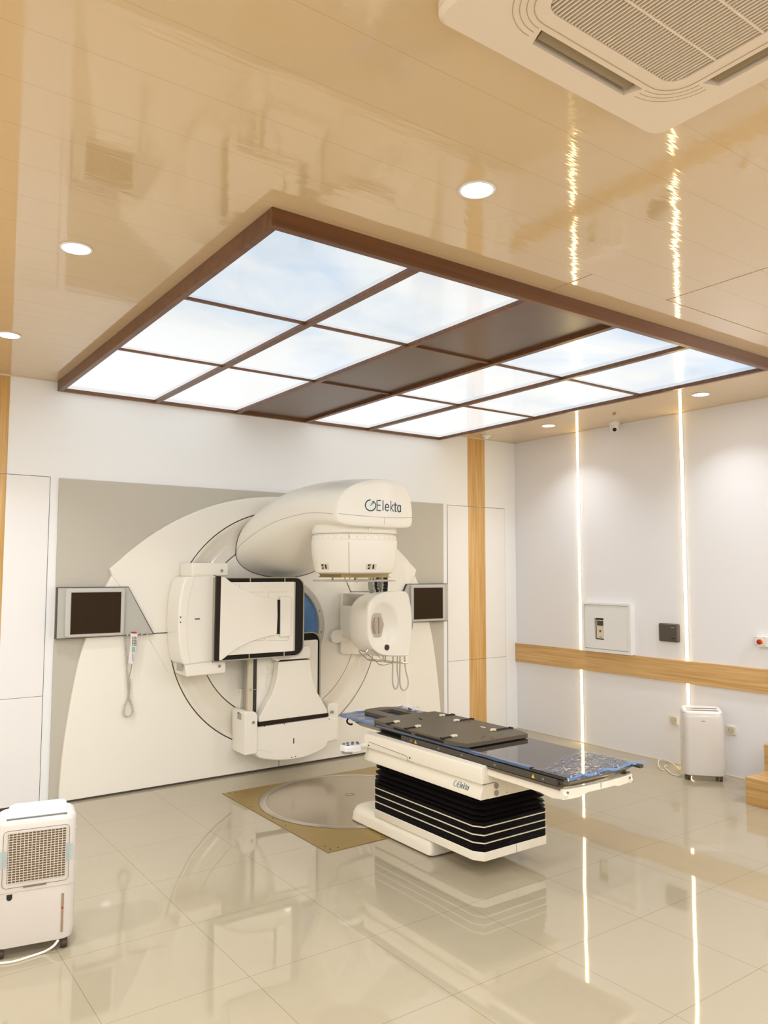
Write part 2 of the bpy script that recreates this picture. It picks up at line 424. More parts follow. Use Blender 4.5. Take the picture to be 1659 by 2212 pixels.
for x, y in ((-6.9, -2.5), (-6.9, -5.2), (-5.0, -5.6), (-2.6, -5.6), (-.6, -4.6), (-.6, -6.8), (-2.6, -7.4), (-5.0, -7.4), (-6.9, -7.4)):  # unseen lamps added for more light on walls and machine
    downlight(x, y, 'round downlight added out of view to brighten the walls and machine', DOWN_ADDED, 180)

# ------------------------------------------------------------------ ceiling cassette air conditioner
def cassette():
    cx, cy, hw = -4.40, -5.005, .455
    t = thing('ceiling_air_conditioner', 'square cream ceiling air conditioner with louvred intake grille', 'air conditioner', (cx, cy, H))
    z = H-.032
    bm = BM(); P = rrect(cx-hw, cx+hw, cy-hw, cy+hw, .055, 8)
    P2 = rrect(cx-hw+.012, cx+hw-.012, cy-hw+.012, cy+hw-.012, .045, 8)
    loft(bm, [[(a, b, H) for a, b in P], [(a, b, z+.010) for a, b in P], [(a, b, z) for a, b in P2]])
    body = obj('fascia_panel', bm, ACW, t, smooth=40)
    # intake opening
    c = BM(); prism(c, rrect(cx-.262, cx+.262, cy-.262, cy+.262, .05, 8), z-.01, z+.02, 'xy'); cutw(body, c)
    # four outlets
    for k in range(4):
        a = k*PI/2; ca, sa = round(math.cos(a)), round(math.sin(a))
        def rp(u, v): return (cx+u*ca-v*sa, cy+u*sa+v*ca)
        c = BM(); prism(c, [rp(u, v) for u, v in ((-.205, .318), (.205, .318), (.185, .368), (-.225+.04, .368))], z-.01, z+.024, 'xy'); cutw(body, c)
        bm = BM(); p0 = rp(-.2, .318); p1 = rp(.2, .368)
        box(bm, p0[0], p1[0], p0[1], p1[1], H-.009, H-.004); ob = obj('outlet_recess', bm, DARKG, t)
        bm = BM()
        q = [rp(-.183, .328), rp(.183, .328), rp(.183, .352), rp(-.183, .352)]
        loft(bm, [[(q[0][0], q[0][1], z+.02), (q[1][0], q[1][1], z+.02), (q[2][0], q[2][1], z+.006), (q[3][0], q[3][1], z+.006)],
                  [(q[0][0], q[0][1], z+.022), (q[1][0], q[1][1], z+.022), (q[2][0], q[2][1], z+.008), (q[3][0], q[3][1], z+.008)]])
        obj('louvre', bm, mat('louvre_brown', (.30, .22, .12), .4), t)
    # curved grooves at the corners, around the intake
    for k in range(4):
        a = k*PI/2+PI/4; ca, sa = math.copysign(1, math.cos(a)), math.copysign(1, math.sin(a))
        bm = BM()
        for rr in (.318, .335, .352):
            pts = []
            for i in range(11):
                b = PI/2*i/10; pts.append((cx+ca*(.215+(rr-.215)*math.sin(b)), cy+sa*(.215+(rr-.215)*math.cos(b)), z))
            tube(bm, pts, .0012, 5)
        obj('corner_groove', bm, mat('groove_tan', (.42, .32, .21), .5), t)
    bm = BM(); tube(bm, [(a, b, z-.0005) for a, b in rrect(cx-.30, cx+.30, cy-.30, cy+.30, .085, 8)], .0012, 5, closed=True)
    obj('intake_frame_line', bm, MATS['groove_tan'], t)
    bm = BM(); box(bm, cx-.27, cx+.27, cy-.27, cy+.27, H-.012, H-.009); obj('grille_backing', bm, GRILLB, t)
    bm = BM(); n = 44
    for i in range(n):
        x = cx-.256+.512*(i+.5)/n; inset = .02 if i in (0, n-1) else (.008 if i in (1, n-2) else 0)
        box(bm, x-.0019, x+.0019, cy-.261+inset, cy+.261-inset, z+.002, z+.014)
    for y in (-.13, 0, .13): box(bm, cx-.26, cx+.26, cy+y-.003, cy+y+.003, z+.001, z+.010)
    obj('intake_grille', bm, ACW, t)
cassette()

# dome camera and smoke detector
t = thing('security_camera', 'small white dome security camera hanging under the ceiling by the right wall', 'camera', (-.105, -1.40, H))
bm = BM(); lathe(bm, [(.047, 0), (.047, -.022), (.042, -.03)], (-.105, -1.40, H), n=32); obj('mount_ring', bm, WHITEP, t)
bm = BM(); lathe(bm, [(.040, -.028), (.040, -.055), (.034, -.074), (.02, -.084), (.002, -.086)], (-.105, -1.40, H), n=32); obj('camera_ball', bm, WHITEP, t)
d = (CAM-Vector((-.105, -1.40, H))); d.z = 0; d.normalize()
d2 = (d*.8+Vector((0, 0, -.6))).normalized()
c0 = Vector((-.105, -1.40, H-.052)); bm = BM(); tube(bm, [c0+d2*.02, c0+d2*.040], .018, 20); o = obj('lens', bm, BLACK, t)
t = thing('smoke_detector', 'small white round smoke detector on the ceiling above the right oak strip', 'smoke detector', (-.60, -.20, H))
bm = BM(); lathe(bm, [(.05, 0), (.05, -.012), (.042, -.018)], (-.60, -.20, H), n=32); obj('base_plate', bm, WHITEP, t)
bm = BM(); lathe(bm, [(.03, -.016), (.028, -.034), (.015, -.04)], (-.60, -.20, H), n=24); obj('sensor_head', bm, WHITEP, t)

# ------------------------------------------------------------------ linear accelerator
LA = thing('linear_accelerator', 'large cream radiotherapy linear accelerator with curved overhead gantry arm on the back wall', 'medical machine', (CX, -.5, 0))
L = lambda n, bm, m, p=LA, **k: obj(n, bm, m, p, **k)
YC = -.055     # front plane of the covers
bm = BM(); box(bm, -4.651, -1.02, -.018, -.0005, .004, 2.315); L('backing_panel', bm, GREYP)
# arched front cover with round opening
arch = [(-4.284, 1.656), (-4.143, 1.789), (-3.975, 1.915), (-3.755, 2.04), (-3.476, 2.16), (-3.182, 2.244), (-2.836, 2.279)]
arch = arch + [(2*CX-x, z) for x, z in arch[-2::-1]]
def arcpt(x):   # smooth circle through the arch
    return .299 + math.sqrt(1.977**2-(x+2.838)**2)
arch = [(-4.284+i*(2*(4.284+CX))/40, 0) for i in range(41)]
arch = [(x, arcpt(x)) for x, _ in arch]; arch[0] = (-4.284, 1.656); arch[-1] = (2*CX+4.284, 1.656)
side = [(-4.265, 1.605), (-4.307, 1.524), (-4.383, 1.32), (-4.442, 1.151), (-4.478, 1.01), (-4.504, .879), (-4.527, .73), (-4.548, .586), (-4.566, .44), (-4.579, .298), (-4.589, .125), (-4.592, .012)]
outl = arch[::-1] + side + [(2*CX-x, z) for x, z in side[::-1]]
def star_ring(bm, out, c, r, y0, y1, chamfer=.006):
    pts = []
    n = len(out)
    dense = []
    for i in range(n):
        a, b = Vector(out[i]), Vector(out[(i+1) % n]); k = max(1, int((b-a).length/.07))
        for j in range(k): dense.append(a+(b-a)*j/k)
    inner = []
    for p in dense:
        d = (p-Vector(c)).normalized(); inner.append(Vector(c)+d*r)
    secs = [[(p.x, y0, p.y) for p in inner], [(p.x, y1, p.y) for p in inner], [((p+(Vector(c)-p).normalized()*chamfer).x, y1, (p+(Vector(c)-p).normalized()*chamfer).y) for p in dense],
            [(p.x, y1+chamfer, p.y) for p in dense], [(p.x, y0, p.y) for p in dense]]
    loft(bm, secs+[secs[0]], False, False)
bm = BM(); star_ring(bm, outl, (CX, ZI), .986, -.0185, YC); cover = L('front_cover', bm, CREAM, smooth=25)
def seamline(name, pts, r=.0022, m=SEAM, parent=LA, closed=False):
    bm = BM(); tube(bm, pts, r, 6, closed=closed); return L(name, bm, m, parent)
for s in (-1, 1):
    seamline('cover_seam', [(CX+s*.99, YC, ZI), (CX+s*1.112, YC, ZI)], .004, GREYD, cover)
    seamline('cover_crease', [(CX+s*1.425, YC, 1.60), (CX+s*1.35, YC, 1.50)], .0018, IVORY, cover)
    seamline('cover_crease', [(CX+s*1.14, YC, 1.13), (CX+s*.985, YC, .86)], .0016, IVORY, cover)
seamline('cover_seam', [(CX-.015, YC, .18), (CX-.015, YC, .015)], .002, GREYD, cover)
bm = BM(); box(bm, -4.59, 2*CX+4.59, YC+.004, -.03, .001, .014); L('floor_gap', bm, GREYD, cover)
# rotating drum face: flat centre disc and glossy dished ring
for ra, rb in ((.990, .972), (.762, .742)):
    bm = BM(); lathe(bm, [(ra, -.019), (ra, -.045), (rb, -.045), (rb, -.019)], (CX, 0, ZI), 'y', 128, False, False); L('drum_gap', bm, GREYD)
ring = [(.977, -.035), (.977, YC), (.965, YC-.002)] + [(.965-.205*i/10, YC-.002+.028*math.sin(PI*i/10)) for i in range(1, 11)] + [(.756, YC-.001), (.754, -.035)]
bm = BM(); lathe(bm, ring, (CX, 0, ZI), 'y', 128, False, False); drum = L('drum_ring', bm, CREAM2, smooth=40)
bm = BM(); lathe(bm, [(.748, -.033), (.748, YC-.003), (.742, YC-.006), (.415, YC-.006), (.415, -.035)], (CX, 0, ZI), 'y', 128, False, False); disc = L('drum_face', bm, CREAM, smooth=30)
bm = BM(); lathe(bm, [(.412, -.035), (.412, YC-.010), (.405, YC-.014), (.362, YC-.012), (.355, YC+.004), (.355, -.034)], (CX, 0, ZI), 'y', 96, False, False)
bore = L('bore_ring', bm, mat('bore_ring_grey', (.60, .57, .50), .35), smooth=30)
# blue protective film over the bore, crinkled
def film_mat(name, col, rough, alpha, bump=.5, scale=14):
    m = bpy.data.materials.new(name); m.use_nodes = True; nt = m.node_tree; b = nt.nodes['Principled BSDF']
    b.inputs['Base Color'].default_value = (*col, 1); b.inputs['Roughness'].default_value = rough; b.inputs['Alpha'].default_value = alpha
    b.inputs['Coat Weight'].default_value = .6
    tc = nd(nt, 'ShaderNodeTexCoord'); n = nd(nt, 'ShaderNodeTexNoise', Scale=float(scale), Detail=5.0, Distortion=1.5); nt.links.new(tc.outputs['Object'], n.inputs['Vector'])
    bp = nd(nt, 'ShaderNodeBump', Strength=bump, Distance=.02); nt.links.new(n.outputs['Fac'], bp.inputs['Height']); nt.links.new(bp.outputs[0], b.inputs['Normal'])
    MATS[name] = m; return m
FILMB = film_mat('film_blue', (.09, .24, .52), .22, 1, .5, 12)
bm = BM(); lathe(bm, [(.356, YC+.012), (.2, YC+.004), (.002, YC)], (CX, 0, ZI), 'y', 64, False, True); L('bore_film', bm, FILMB, bore, label='crinkled blue protective film')
for a in (62, 20, -8, -35):
    x, z = CX+.384*math.cos(math.radians(a)), ZI+.384*math.sin(math.radians(a)); bm = BM(); lathe(bm, [(.006, YC-.012), (.005, YC-.016)], (x, 0, z), 'y', 10)
    L('bore_screw', bm, GREYD, bore)

# gantry arm: lofted from the drum to the overhead treatment head
T = [(-.055, .436, 2.135, 1.79, 1.588, 2.3, 2.1), (-.12, .425, 2.175, 1.855, 1.598, 2.3, 2.1), (-.2, .41, 2.215, 1.895, 1.612, 2.3, 2.15), (-.3, .392, 2.255, 1.938, 1.64, 2.3, 2.2),
     (-.42, .374, 2.285, 1.98, 1.685, 2.3, 2.25), (-.55, .36, 2.306, 2.014, 1.74, 2.35, 2.35), (-.7, .35, 2.318, 2.038, 1.812, 2.35, 2.5), (-.85, .343, 2.322, 2.052, 1.882, 2.4, 2.7),
     (-1.0, .338, 2.322, 2.062, 1.93, 2.4, 3.0), (-1.15, .336, 2.318, 2.06, 1.945, 2.4, 3.4), (-1.3, .335, 2.308, 2.052, 1.95, 2.4, 3.8), (-1.42, .335, 2.298, 2.044, 1.95, 2.4, 4.0),
     (-1.50, .334, 2.288, 2.036, 1.948, 2.4, 4.0)]
def bow(y, dx):
    t = max(0, min(1, (-y-1.15)/.33)); return y + t*.108*(dx/.335)**2
def asec(y, w_, zt, zs, zb, nt_, nb_, sc=1.0, n=72, zc=2.10):
    s = []
    for i in range(n):
        a = 2*PI*i/n; ca, sa = math.cos(a), math.sin(a)
        e = nt_ if sa >= 0 else nb_
        dx = w_*math.copysign(abs(ca)**(2/e), ca)
        z = zs+(zt-zs if sa >= 0 else zs-zb)*math.copysign(abs(sa)**(2/e), sa)
        dx *= sc; z = zc+(z-zc)*sc
        s.append((CX+dx, bow(y, dx), z))
    return s
secs = [asec(*p) for p in T]
e = T[-1][1:]
for yy, sc in ((-1.522, .998), (-1.533, .991), (-1.539, .980), (-1.5425, .962), (-1.544, .8), (-1.545, .5), (-1.546, .2)): secs.append(asec(yy, *e, sc=sc))
bm = BM(); loft(bm, secs); arm = L('gantry_arm', bm, CREAM, smooth=50)
for s in (-1, 1):
    pts = [(CX+s*(p[1]+.0004), bow(p[0], p[1]), p[3]) for p in T]
    seamline('side_seam', spline(pts, 4), .0016, mat('seam_light', (.45, .38, .28), .6), arm)
def front_y(dx): return -1.5435+.108*(dx/.335)**2
fz = lambda dx: 2.018+.02*(dx/.33)**2
seamline('front_seam', [(CX+dx, front_y(dx)-.0005, fz(dx)) for dx in [(-.318+.636*i/30) for i in range(31)]], .0016, MATS['seam_light'], arm)
seamline('front_seam', [(CX, front_y(0)-.0005, 2.016), (CX, front_y(0)-.0005, 1.972)], .0014, MATS['seam_light'], arm)
seamline('arm_foot_seam', [(p[0]+(p[0]-CX)*.008, YC-.007, p[2]+(p[2]-1.85)*.008) for p in asec(*T[0], zc=1.85)[30:72]], .0028, GREYD, arm)
bm = BM(); box(bm, CX-.02, CX-.0, -.58, -.575, 1.75, 1.753)
# lettering and round emblem on the front of the head
def logo_front():
    x0, z0 = CX-.066, 2.064
    f = lambda u, v: Vector((x0+u*.062, front_y(x0+u*.062-CX)-.0005, z0+v*.070))
    bm = strokes_bm(f, .0042); L('maker_lettering', bm, NAVY, arm)
    cx, cz, r = x0-.044, z0+.034, .038
    bm = BM()
    pts = []
    for i in range(41):
        a = math.radians(70+20+ (i/40)*300); x = cx+r*math.cos(a); z = cz+r*math.sin(a); pts.append((x, front_y(x-CX)-.001, z))
    tube(bm, pts, .0038, 8); L('emblem_ring', bm, NAVY, arm)
    bm = BM()
    for dx, dz, q in ((.021, .023, .010), (.007, .009, .005), (-.002, -.001, .0028)):
        x = cx+dx; lathe(bm, [(q, front_y(x-CX)-.004), (q, front_y(x-CX)+.002)], (x, 0, cz+dz), 'y', 20)
    L('emblem_dots', bm, TEAL, arm)
logo_front()
# treatment head below
hp = [(.300, 1.975), (.311, 1.95), (.314, 1.918), (.309, 1.914), (.308, 1.908)]
bm = BM(); lathe(bm, hp, (CX, YI, 0), 'z', 96); neck = L('head_neck', bm, CREAM, smooth=30)
bm = BM(); lathe(bm, [(.3085, 1.914), (.3085, 1.9085)], (CX, YI, 0), 'z', 96); L('neck_gap', bm, SEAM, neck)
hb = [(.305, 1.908), (.312, 1.905), (.3125, 1.868), (.3165, 1.864), (.3165, 1.825), (.314, 1.78), (.308, 1.73), (.300, 1.688), (.292, 1.655), (.282, 1.633), (.262, 1.622), (.24, 1.619)]
bm = BM(); lathe(bm, hb, (CX, YI, 0), 'z', 96); head = L('treatment_head', bm, CREAM, smooth=28)
def cyl(a, r, z): return (CX+r*math.cos(a), YI+r*math.sin(a), z)
bm = BM()
for i in range(120):
    a = 2*PI*i/120; h = .006 if i % 5 else .010
    tube(bm, [cyl(a, .3128, 1.902), cyl(a, .3128, 1.902-h)], .0007, 4)
for i in range(36):
    a = 2*PI*i/36; p = cyl(a, .3122, 1.880); q = cyl(a+.018, .3122, 1.880)
    tube(bm, [p, q], .0022, 4)
L('angle_scale', bm, mat('scale_ink', (.20, .16, .11), .6), head)
sa = math.atan2(CAM.y-YI, CAM.x-CX)
prof = [(1.905, .3125), (1.865, .3135), (1.825, .317), (1.78, .3145), (1.73, .3085), (1.688, .3005), (1.655, .2925), (1.633, .2825), (1.622, .263)]
seamline('head_seam', [cyl(sa-.12, r, z) for z, r in prof], .0014, SEAM, head)
for da, dz in ((-.78, 0), (.42, 0)):     # small label windows near the lower rim
    a = sa+da; bm = BM(); r = .297
    def lw(bm, a0, a1, z0, z1, e=0):
        rr = lambda z: .2945+(z-1.655)*.24+.0015+e
        loft(bm, [[(CX+rr(z)*math.cos(b), YI+rr(z)*math.sin(b), z) for b, z in ((a0, z0), (a1, z0), (a1, z1), (a0, z1))],
                  [(CX+(rr(z)-.006)*math.cos(b), YI+(rr(z)-.006)*math.sin(b), z) for b, z in ((a0, z0), (a1, z0), (a1, z1), (a0, z1))]])
    lw(bm, a-.13, a+.13, 1.652, 1.694); lab = L('field_label', bm, mat('label_cream', (.72, .66, .54), .4), head)
    bm = BM()
    for u0, u1, z0, z1 in ((-.09, -.06, 1.677, 1.689), (-.05, -.03, 1.681, 1.689), (-.09, -.05, 1.657, 1.665), (-.075, -.03, 1.668, 1.672), (.03, .065, 1.658, 1.688)): lw(bm, a+u0 if da > 0 else a+u0, a+u1, z0, z1, .001)
    L('label_print', bm, BLACK, lab)
bm = BM(); lathe(bm, [(.012, -.004), (.012, .004)], cyl(sa+.35, .316, 1.935), 'y', 14); L('release_catch', bm, CREAM, neck)
bm = BM(); box(bm, CX-.205, CX+.205, YI-.15, YI+.15, 1.602, 1.621); box(bm, CX-.215, CX+.215, YI-.16, YI+.16, 1.596, 1.602); L('mounting_plate', bm, mat('brass_dark', (.36, .27, .10), .35, metal=.6), head)
bm = BM(); lathe(bm, [(.300, 1.568), (.304, 1.571), (.304, 1.575), (.300, 1.578)], (CX, YI, 0), 'z', 80); ad = L('accessory_ring', bm, mat('acrylic_grey', (.52, .47, .38), .2), head)
for dx, dy in ((-.12, -.13), (-.075, -.15), (.05, -.15), (.09, -.13), (-.1, .14), (.1, .14)):
    bm = BM(); tube(bm, [(CX+dx, YI+dy, 1.564), (CX+dx, YI+dy, 1.60)], .007, 10); L('ring_post', bm, STEEL, ad)

# kilovolt detector arm folded at the left: housing, tray panel, waisted cover
YH = -.305
g1 = [(415, 1216), (492, 1216), (494, 1219), (493, 1244), (414, 1246)]
g2 = [(399, 1436), (465, 1427), (488, 1428), (488, 1451), (486, 1454.5), (404, 1462.5)]
g3 = [(402, 1246), (470, 1243), (465, 1429), (399, 1438), (393, 1430), (389, 1405), (387, 1386), (385.5, 1355), (386, 1326), (388, 1300), (391, 1280), (396, 1260)]
bm = BM(); prism(bm, xz(g3, YH-.006), YH-.006, YC-.004); house = L('detector_housing', bm, CREAM, bevel=.014, seg=3)
bm = BM(); prism(bm, xz(g1, YH), YH, YC-.004); L('upper_hinge_block', bm, CREAM, house, bevel=.010, seg=3)
bm = BM(); prism(bm, xz(g2, YH), YH, YC-.004); L('lower_hinge_block', bm, CREAM, house, bevel=.010, seg=3)
def onface(pts, y): return [tuple(at(a, b, y)) for a, b in pts]
seamline('panel_line', onface([(422, 1241.5), (468, 1241.8)], YH-.008), .0008, IVORY, house)
seamline('panel_line', spline(onface([(422, 1242), (409, 1290), (404, 1340), (405, 1395), (411, 1432)], YH-.0065), 5), .0010, IVORY, house)
bm = BM(); a = at(420, 1337, YH); box(bm, a.x, at(431, 1337, YH).x, YH-.0085, YH, a.z-.004, a.z+.003); L('position_mark', bm, BLACK, house)
for py in (1333, 1344):
    a = at(390, py, YH-.006); bm = BM(); box(bm, a.x-.004, a.x+.004, YH-.009, YH, a.z-.004, a.z+.004); L('screw_dot', bm, BLACK, house)
for q in ((464, 1243), (467, 1259), (466, 1310), (464.5, 1361), (463, 1412), (460, 1430)):
    a = at(*q, YH-.006); bm = BM(); box(bm, a.x-.003, a.x+.003, YH-.008, YH, a.z-.003, a.z+.003); L('screw_dot', bm, BLACK, house)
for q in ((479, 1233), (474, 1439)):
    a = at(*q, YH); bm = BM(); lathe(bm, [(.0135, YH-.003), (.0135, YH+.01)], (a.x, 0, a.z), 'y', 20); k = L('key_lock', bm, mat('lock_grey', (.45, .44, .38), .4, metal=.3), house)
    bm = BM(); lathe(bm, [(.006, YH-.004), (.006, YH)], (a.x, 0, a.z), 'y', 12); L('key_slot', bm, SEAM, k)
a = at(384, 1432, -.2); b = at(404, 1446, -.2)
bm = BM(); a = at(386.5, 1441, -.245); box(bm, a.x-.001, a.x+.004, -.29, -.20, a.z-.028, a.z+.028); L('rating_plate', bm, mat('plate_grey', (.42, .41, .37), .5), house)
# tray
def rim(pts_out, pts_in, yf, yb, name, m, parent, lip=0):
    """frame between two outlines with equal counts (front at yf, back at yb)"""
    bm = BM()
    O0 = [(x, yf, z) for x, z in pts_out]; I0 = [(x, yf, z) for x, z in pts_in]
    O1 = [(x, yb, z) for x, z in pts_out]; I1 = [(x, yb, z) for x, z in pts_in]
    loft(bm, [I1, I0, O0, O1, I1], False, False); return L(name, bm, m, parent)
yT = -.36
A0, A1 = at(466, 1247, yT), at(657.5, 1250, yT); B0 = at(650, 1416.5, yT)
tx0, tx1, tz0, tz1 = A0.x, A1.x, B0.z, at(640, 1246.5, yT).z
cr = (1, 0, 0, 1)
O_ = rrect(tx0, tx1, tz0, tz1, .085, 8, cr); I_ = rrect(tx0+.008, tx1-.008, tz0+.008, tz1-.008, .077, 8, cr)
I2 = rrect(tx0+.016, tx1-.088, tz0+.042, tz1-.038, .012, 8, cr)
rim(O_, I_, yT-.002, yT+.055, 'tray_rim', mat('rim_grey_beige', (.40, .37, .30), .35), house)
bm = BM(); prism(bm, rrect(tx0+.004, tx1-.006, tz0+.006, tz1-.006, .077, 8, cr), yT+.006, yT+.05); tray = L('detector_tray', bm, BLACK, house, bevel=.002)
bm = BM(); prism(bm, I2, yT-.004, yT+.02); pan = L('detector_panel', bm, CREAM, house, bevel=.003)
bm = BM(); s = at(637, 1300, yT-.004); box(bm, tx1-.098, tx1-.086, yT-.006, yT+.02, tz0+.045, tz1-.040); L('panel_edge_strip', bm, mat('edge_mauve', (.55, .50, .46), .3), pan)
for q in (540, 615):
    for zz0, zz1 in ((tz1-.040, tz1-.004), (tz0+.004, tz0+.044)):
        a = at(q, 1300, yT).x; bm = BM(); box(bm, a-.003, a+.003, yT-.001, yT+.004, zz0, zz1); L('tray_tie', bm, mat('tie_gold', (.65, .52, .30), .35), tray)
# raised ribs on the detector panel
bm = BM()
for pts in ([(530, 1279), (571, 1279)], [(580, 1290), (580, 1278.5), (624, 1278.5)], [(541, 1384), (570, 1384), (571, 1376)], [(578, 1383.5), (622, 1383.5), (624, 1374)], [(518, 1258), (518, 1268)], [(516, 1392), (516, 1404)]):
    tube(bm, onface(pts, yT-.004), .0016, 5)
L('panel_ribs', bm, mat('rib_shadow', (.66, .60, .50), .5), pan)
trap = [(474, 1246), (485.6, 1246.5), (496, 1255), (508, 1263.5), (520, 1270.6), (538, 1279), (561, 1287), (580, 1291.5), (596, 1294), (599.5, 1297), (600, 1330), (598.5, 1367), (596, 1372), (580, 1375), (564, 1378.5), (538, 1387.5), (514, 1399.5), (498, 1410), (485.6, 1421), (478, 1426.5), (471, 1427)]
bm = BM(); prism(bm, xz(trap, yT-.03), yT-.03, yT-.005); L('waisted_cover', bm, CREAM, house, bevel=.004, seg=3, label='smooth ivory waisted cover over the folded detector')
bm = BM(); prism(bm, xz([(468.5, 1244), (478.5, 1245), (474, 1428), (464.5, 1428)], yT-.031), yT-.031, yT+.0); L('hinge_bar', bm, mat('hinge_black', (.022, .014, .009), .45, spec=.2), house, bevel=.004)
bm = BM(); prism(bm, xz([(607, 1288), (627, 1289), (630, 1292), (629, 1371), (626, 1375), (606, 1376.5)], yT-.026), yT-.026, yT-.005); L('end_block', bm, CREAM, house, bevel=.006, seg=3)
bm = BM(); prism(bm, xz([(598, 1297), (609, 1294), (608, 1370), (597, 1369)], yT-.012), yT-.012, yT-.003); L('end_gap', bm, BLACK, house)

# portal imager arm folded below
YP = -.285
h1 = [(556.5, 1570), (600, 1564), (650, 1557), (711, 1548.5), (729, 1552), (729, 1598), (709, 1604), (705, 1613), (696, 1621), (682, 1627.5), (668, 1633), (652.7, 1637.7), (630, 1641.5), (612, 1643), (594, 1643), (577, 1641.5), (560, 1638), (550, 1630), (550, 1600)]
bm = BM(); prism(bm, xz(h1, YP), YP, YC-.004); ph = L('imager_housing', bm, CREAM, bevel=.012, seg=3)
h2 = [(529, 1541), (532, 1537), (549, 1537), (554, 1540), (557, 1547), (556, 1628), (529, 1632.5)]
bm = BM(); prism(bm, xz(h2, YP-.014), YP-.014, YC-.004); L('end_block', bm, CREAM, ph, bevel=.012, seg=4)
h3 = [(710, 1524), (714, 1519), (727, 1518), (731, 1523), (732, 1600), (712, 1603), (708, 1548)]
bm = BM(); prism(bm, xz(h3, YP+.004), YP+.004, YC-.004); L('end_block', bm, CREAM, ph, bevel=.010, seg=4)
bm = BM(); prism(bm, xz([(559, 1560), (709.5, 1540), (710.5, 1547.5), (560, 1569.5)], YP-.01), YP-.008, YP+.03); L('hinge_bar', bm, MATS['hinge_black'], ph, bevel=.003)
for q in ((547, 1560.5), (718, 1538)):
    a = at(*q, YP-.012); bm = BM(); lathe(bm, [(.0135, YP-.018), (.0135, YP)], (a.x, 0, a.z), 'y', 20); k = L('key_lock', bm, MATS['lock_grey'], ph)
    bm = BM(); lathe(bm, [(.006, YP-.019), (.006, YP)], (a.x, 0, a.z), 'y', 12); L('key_slot', bm, SEAM, k)
bm = BM(); a = at(634.5, 1595, YP); box(bm, a.x-.0035, a.x+.0035, YP-.002, YP+.01, at(635, 1606, YP).z, at(635, 1594.5, YP).z); L('position_mark', bm, BLACK, ph)
for q in ((630, 1636), (638.5, 1634.5), (555, 1575), (614, 1564), (711, 1553), (516, 1540), (571, 1569)):
    a = at(*q, YP); bm = BM(); box(bm, a.x-.0035, a.x+.0035, YP-.0018, YP+.01, a.z-.0035, a.z+.0035); L('screw_dot', bm, BLACK, ph)
bm = BM(); a = at(517, 1546.5, -.19); xx = at(529, 1545, YP-.014).x; box(bm, xx-.002, xx+.004, -.235, -.165, a.z-.025, a.z+.025); L('rating_plate', bm, MATS['plate_grey'], ph)
seamline('panel_line', onface([(554.5, 1580), (553.5, 1619), (587, 1624.5)], YP-.0005), .0010, IVORY, ph)
# imager tray
yI = -.20
O_ = rrect(at(555, 1400, yI).x-.09, at(692.5, 1440, yI).x, .46, at(670, 1365.5, yI).z, .085, 8, (1, 0, 0, 0))
I_ = rrect(at(555, 1400, yI).x-.085, at(690, 1440, yI).x, .465, at(670, 1367.5, yI).z, .080, 8, (1, 0, 0, 0))
rim(O_, I_, yI-.002, yI+.05, 'tray_rim', MATS['rim_grey_beige'], ph)
bm = BM(); prism(bm, I_, yI+.012, yI+.045); L('imager_tray', bm, BLACK, ph)
px0 = at(555, 1400, yI).x
bm = BM(); prism(bm, rrect(px0, at(686, 1440, yI).x, .46, at(680, 1382, yI).z, .012, 4, (1, 0, 0, 0)), yI-.004, yI+.02); ip = L('imager_panel', bm, CREAM, ph, bevel=.003)
bm = BM(); 
for pts in ([(577, 1410), (577, 1448), (590, 1448)], [(590, 1455), (577, 1456), (575, 1492)]): tube(bm, onface(pts, yI-.004), .0015, 5)
L('panel_ribs', bm, MATS['rib_shadow'], ip)
bm = BM(); prism(bm, xz([(537, 1412), (548, 1412), (546, 1536), (535, 1536)], yI-.03), yI-.03, yI+.05); L('guide_rail', bm, mat('rail_ivory', (.70, .64, .50), .35), ph, bevel=.003)
bm = BM(); prism(bm, xz([(548, 1412), (554.5, 1412), (553, 1536), (546.5, 1536)], yI-.012), yI-.012, yI+.05); L('guide_slot', bm, mat('slot_black_green', (.03, .035, .03), .35), ph)
bm = BM(); prism(bm, xz([(520, 1488), (538, 1487), (535, 1536), (517, 1536)], yI+.10), yI+.10, yI+.14); L('cable_cover', bm, CREAM, ph, bevel=.005)
bm = BM(); a = at(541, 1490, yI-.03); lathe(bm, [(.010, yI-.034), (.010, yI-.02)], (a.x, 0, a.z), 'y', 14); tube(bm, onface([(546, 1489.5), (553, 1489)], yI-.03), .003, 6); L('rail_bolt', bm, STEEL, ph)
tr2 = [(560, 1560), (560, 1551), (575, 1524), (587.6, 1502), (593, 1486), (597.4, 1469), (600, 1452), (602, 1430), (671, 1424.5), (672, 1440), (674, 1458), (677, 1472.5), (685, 1495), (692, 1507), (700, 1521), (706.5, 1533), (708.5, 1541)]
bm = BM(); prism(bm, xz(tr2, YP-.006), YP-.006, YP+.075); L('waisted_cover', bm, CREAM, ph, bevel=.006, seg=3, label='smooth ivory flared cover over the folded portal imager')
bm = BM(); prism(bm, xz([(588, 1405), (588, 1418.5), (600.5, 1429.5), (606, 1426), (671, 1422), (672.5, 1402), (668, 1396), (600, 1398)], YP-.002), YP-.002, YP+.07); L('end_block', bm, CREAM, ph, bevel=.006, seg=3)
bm = BM(); prism(bm, xz([(602, 1431), (606, 1427), (660, 1422.5), (671, 1424), (668, 1426.5), (604, 1431.5)], YP+.0), YP+.012, YP+.05); L('end_gap', bm, BLACK, ph)

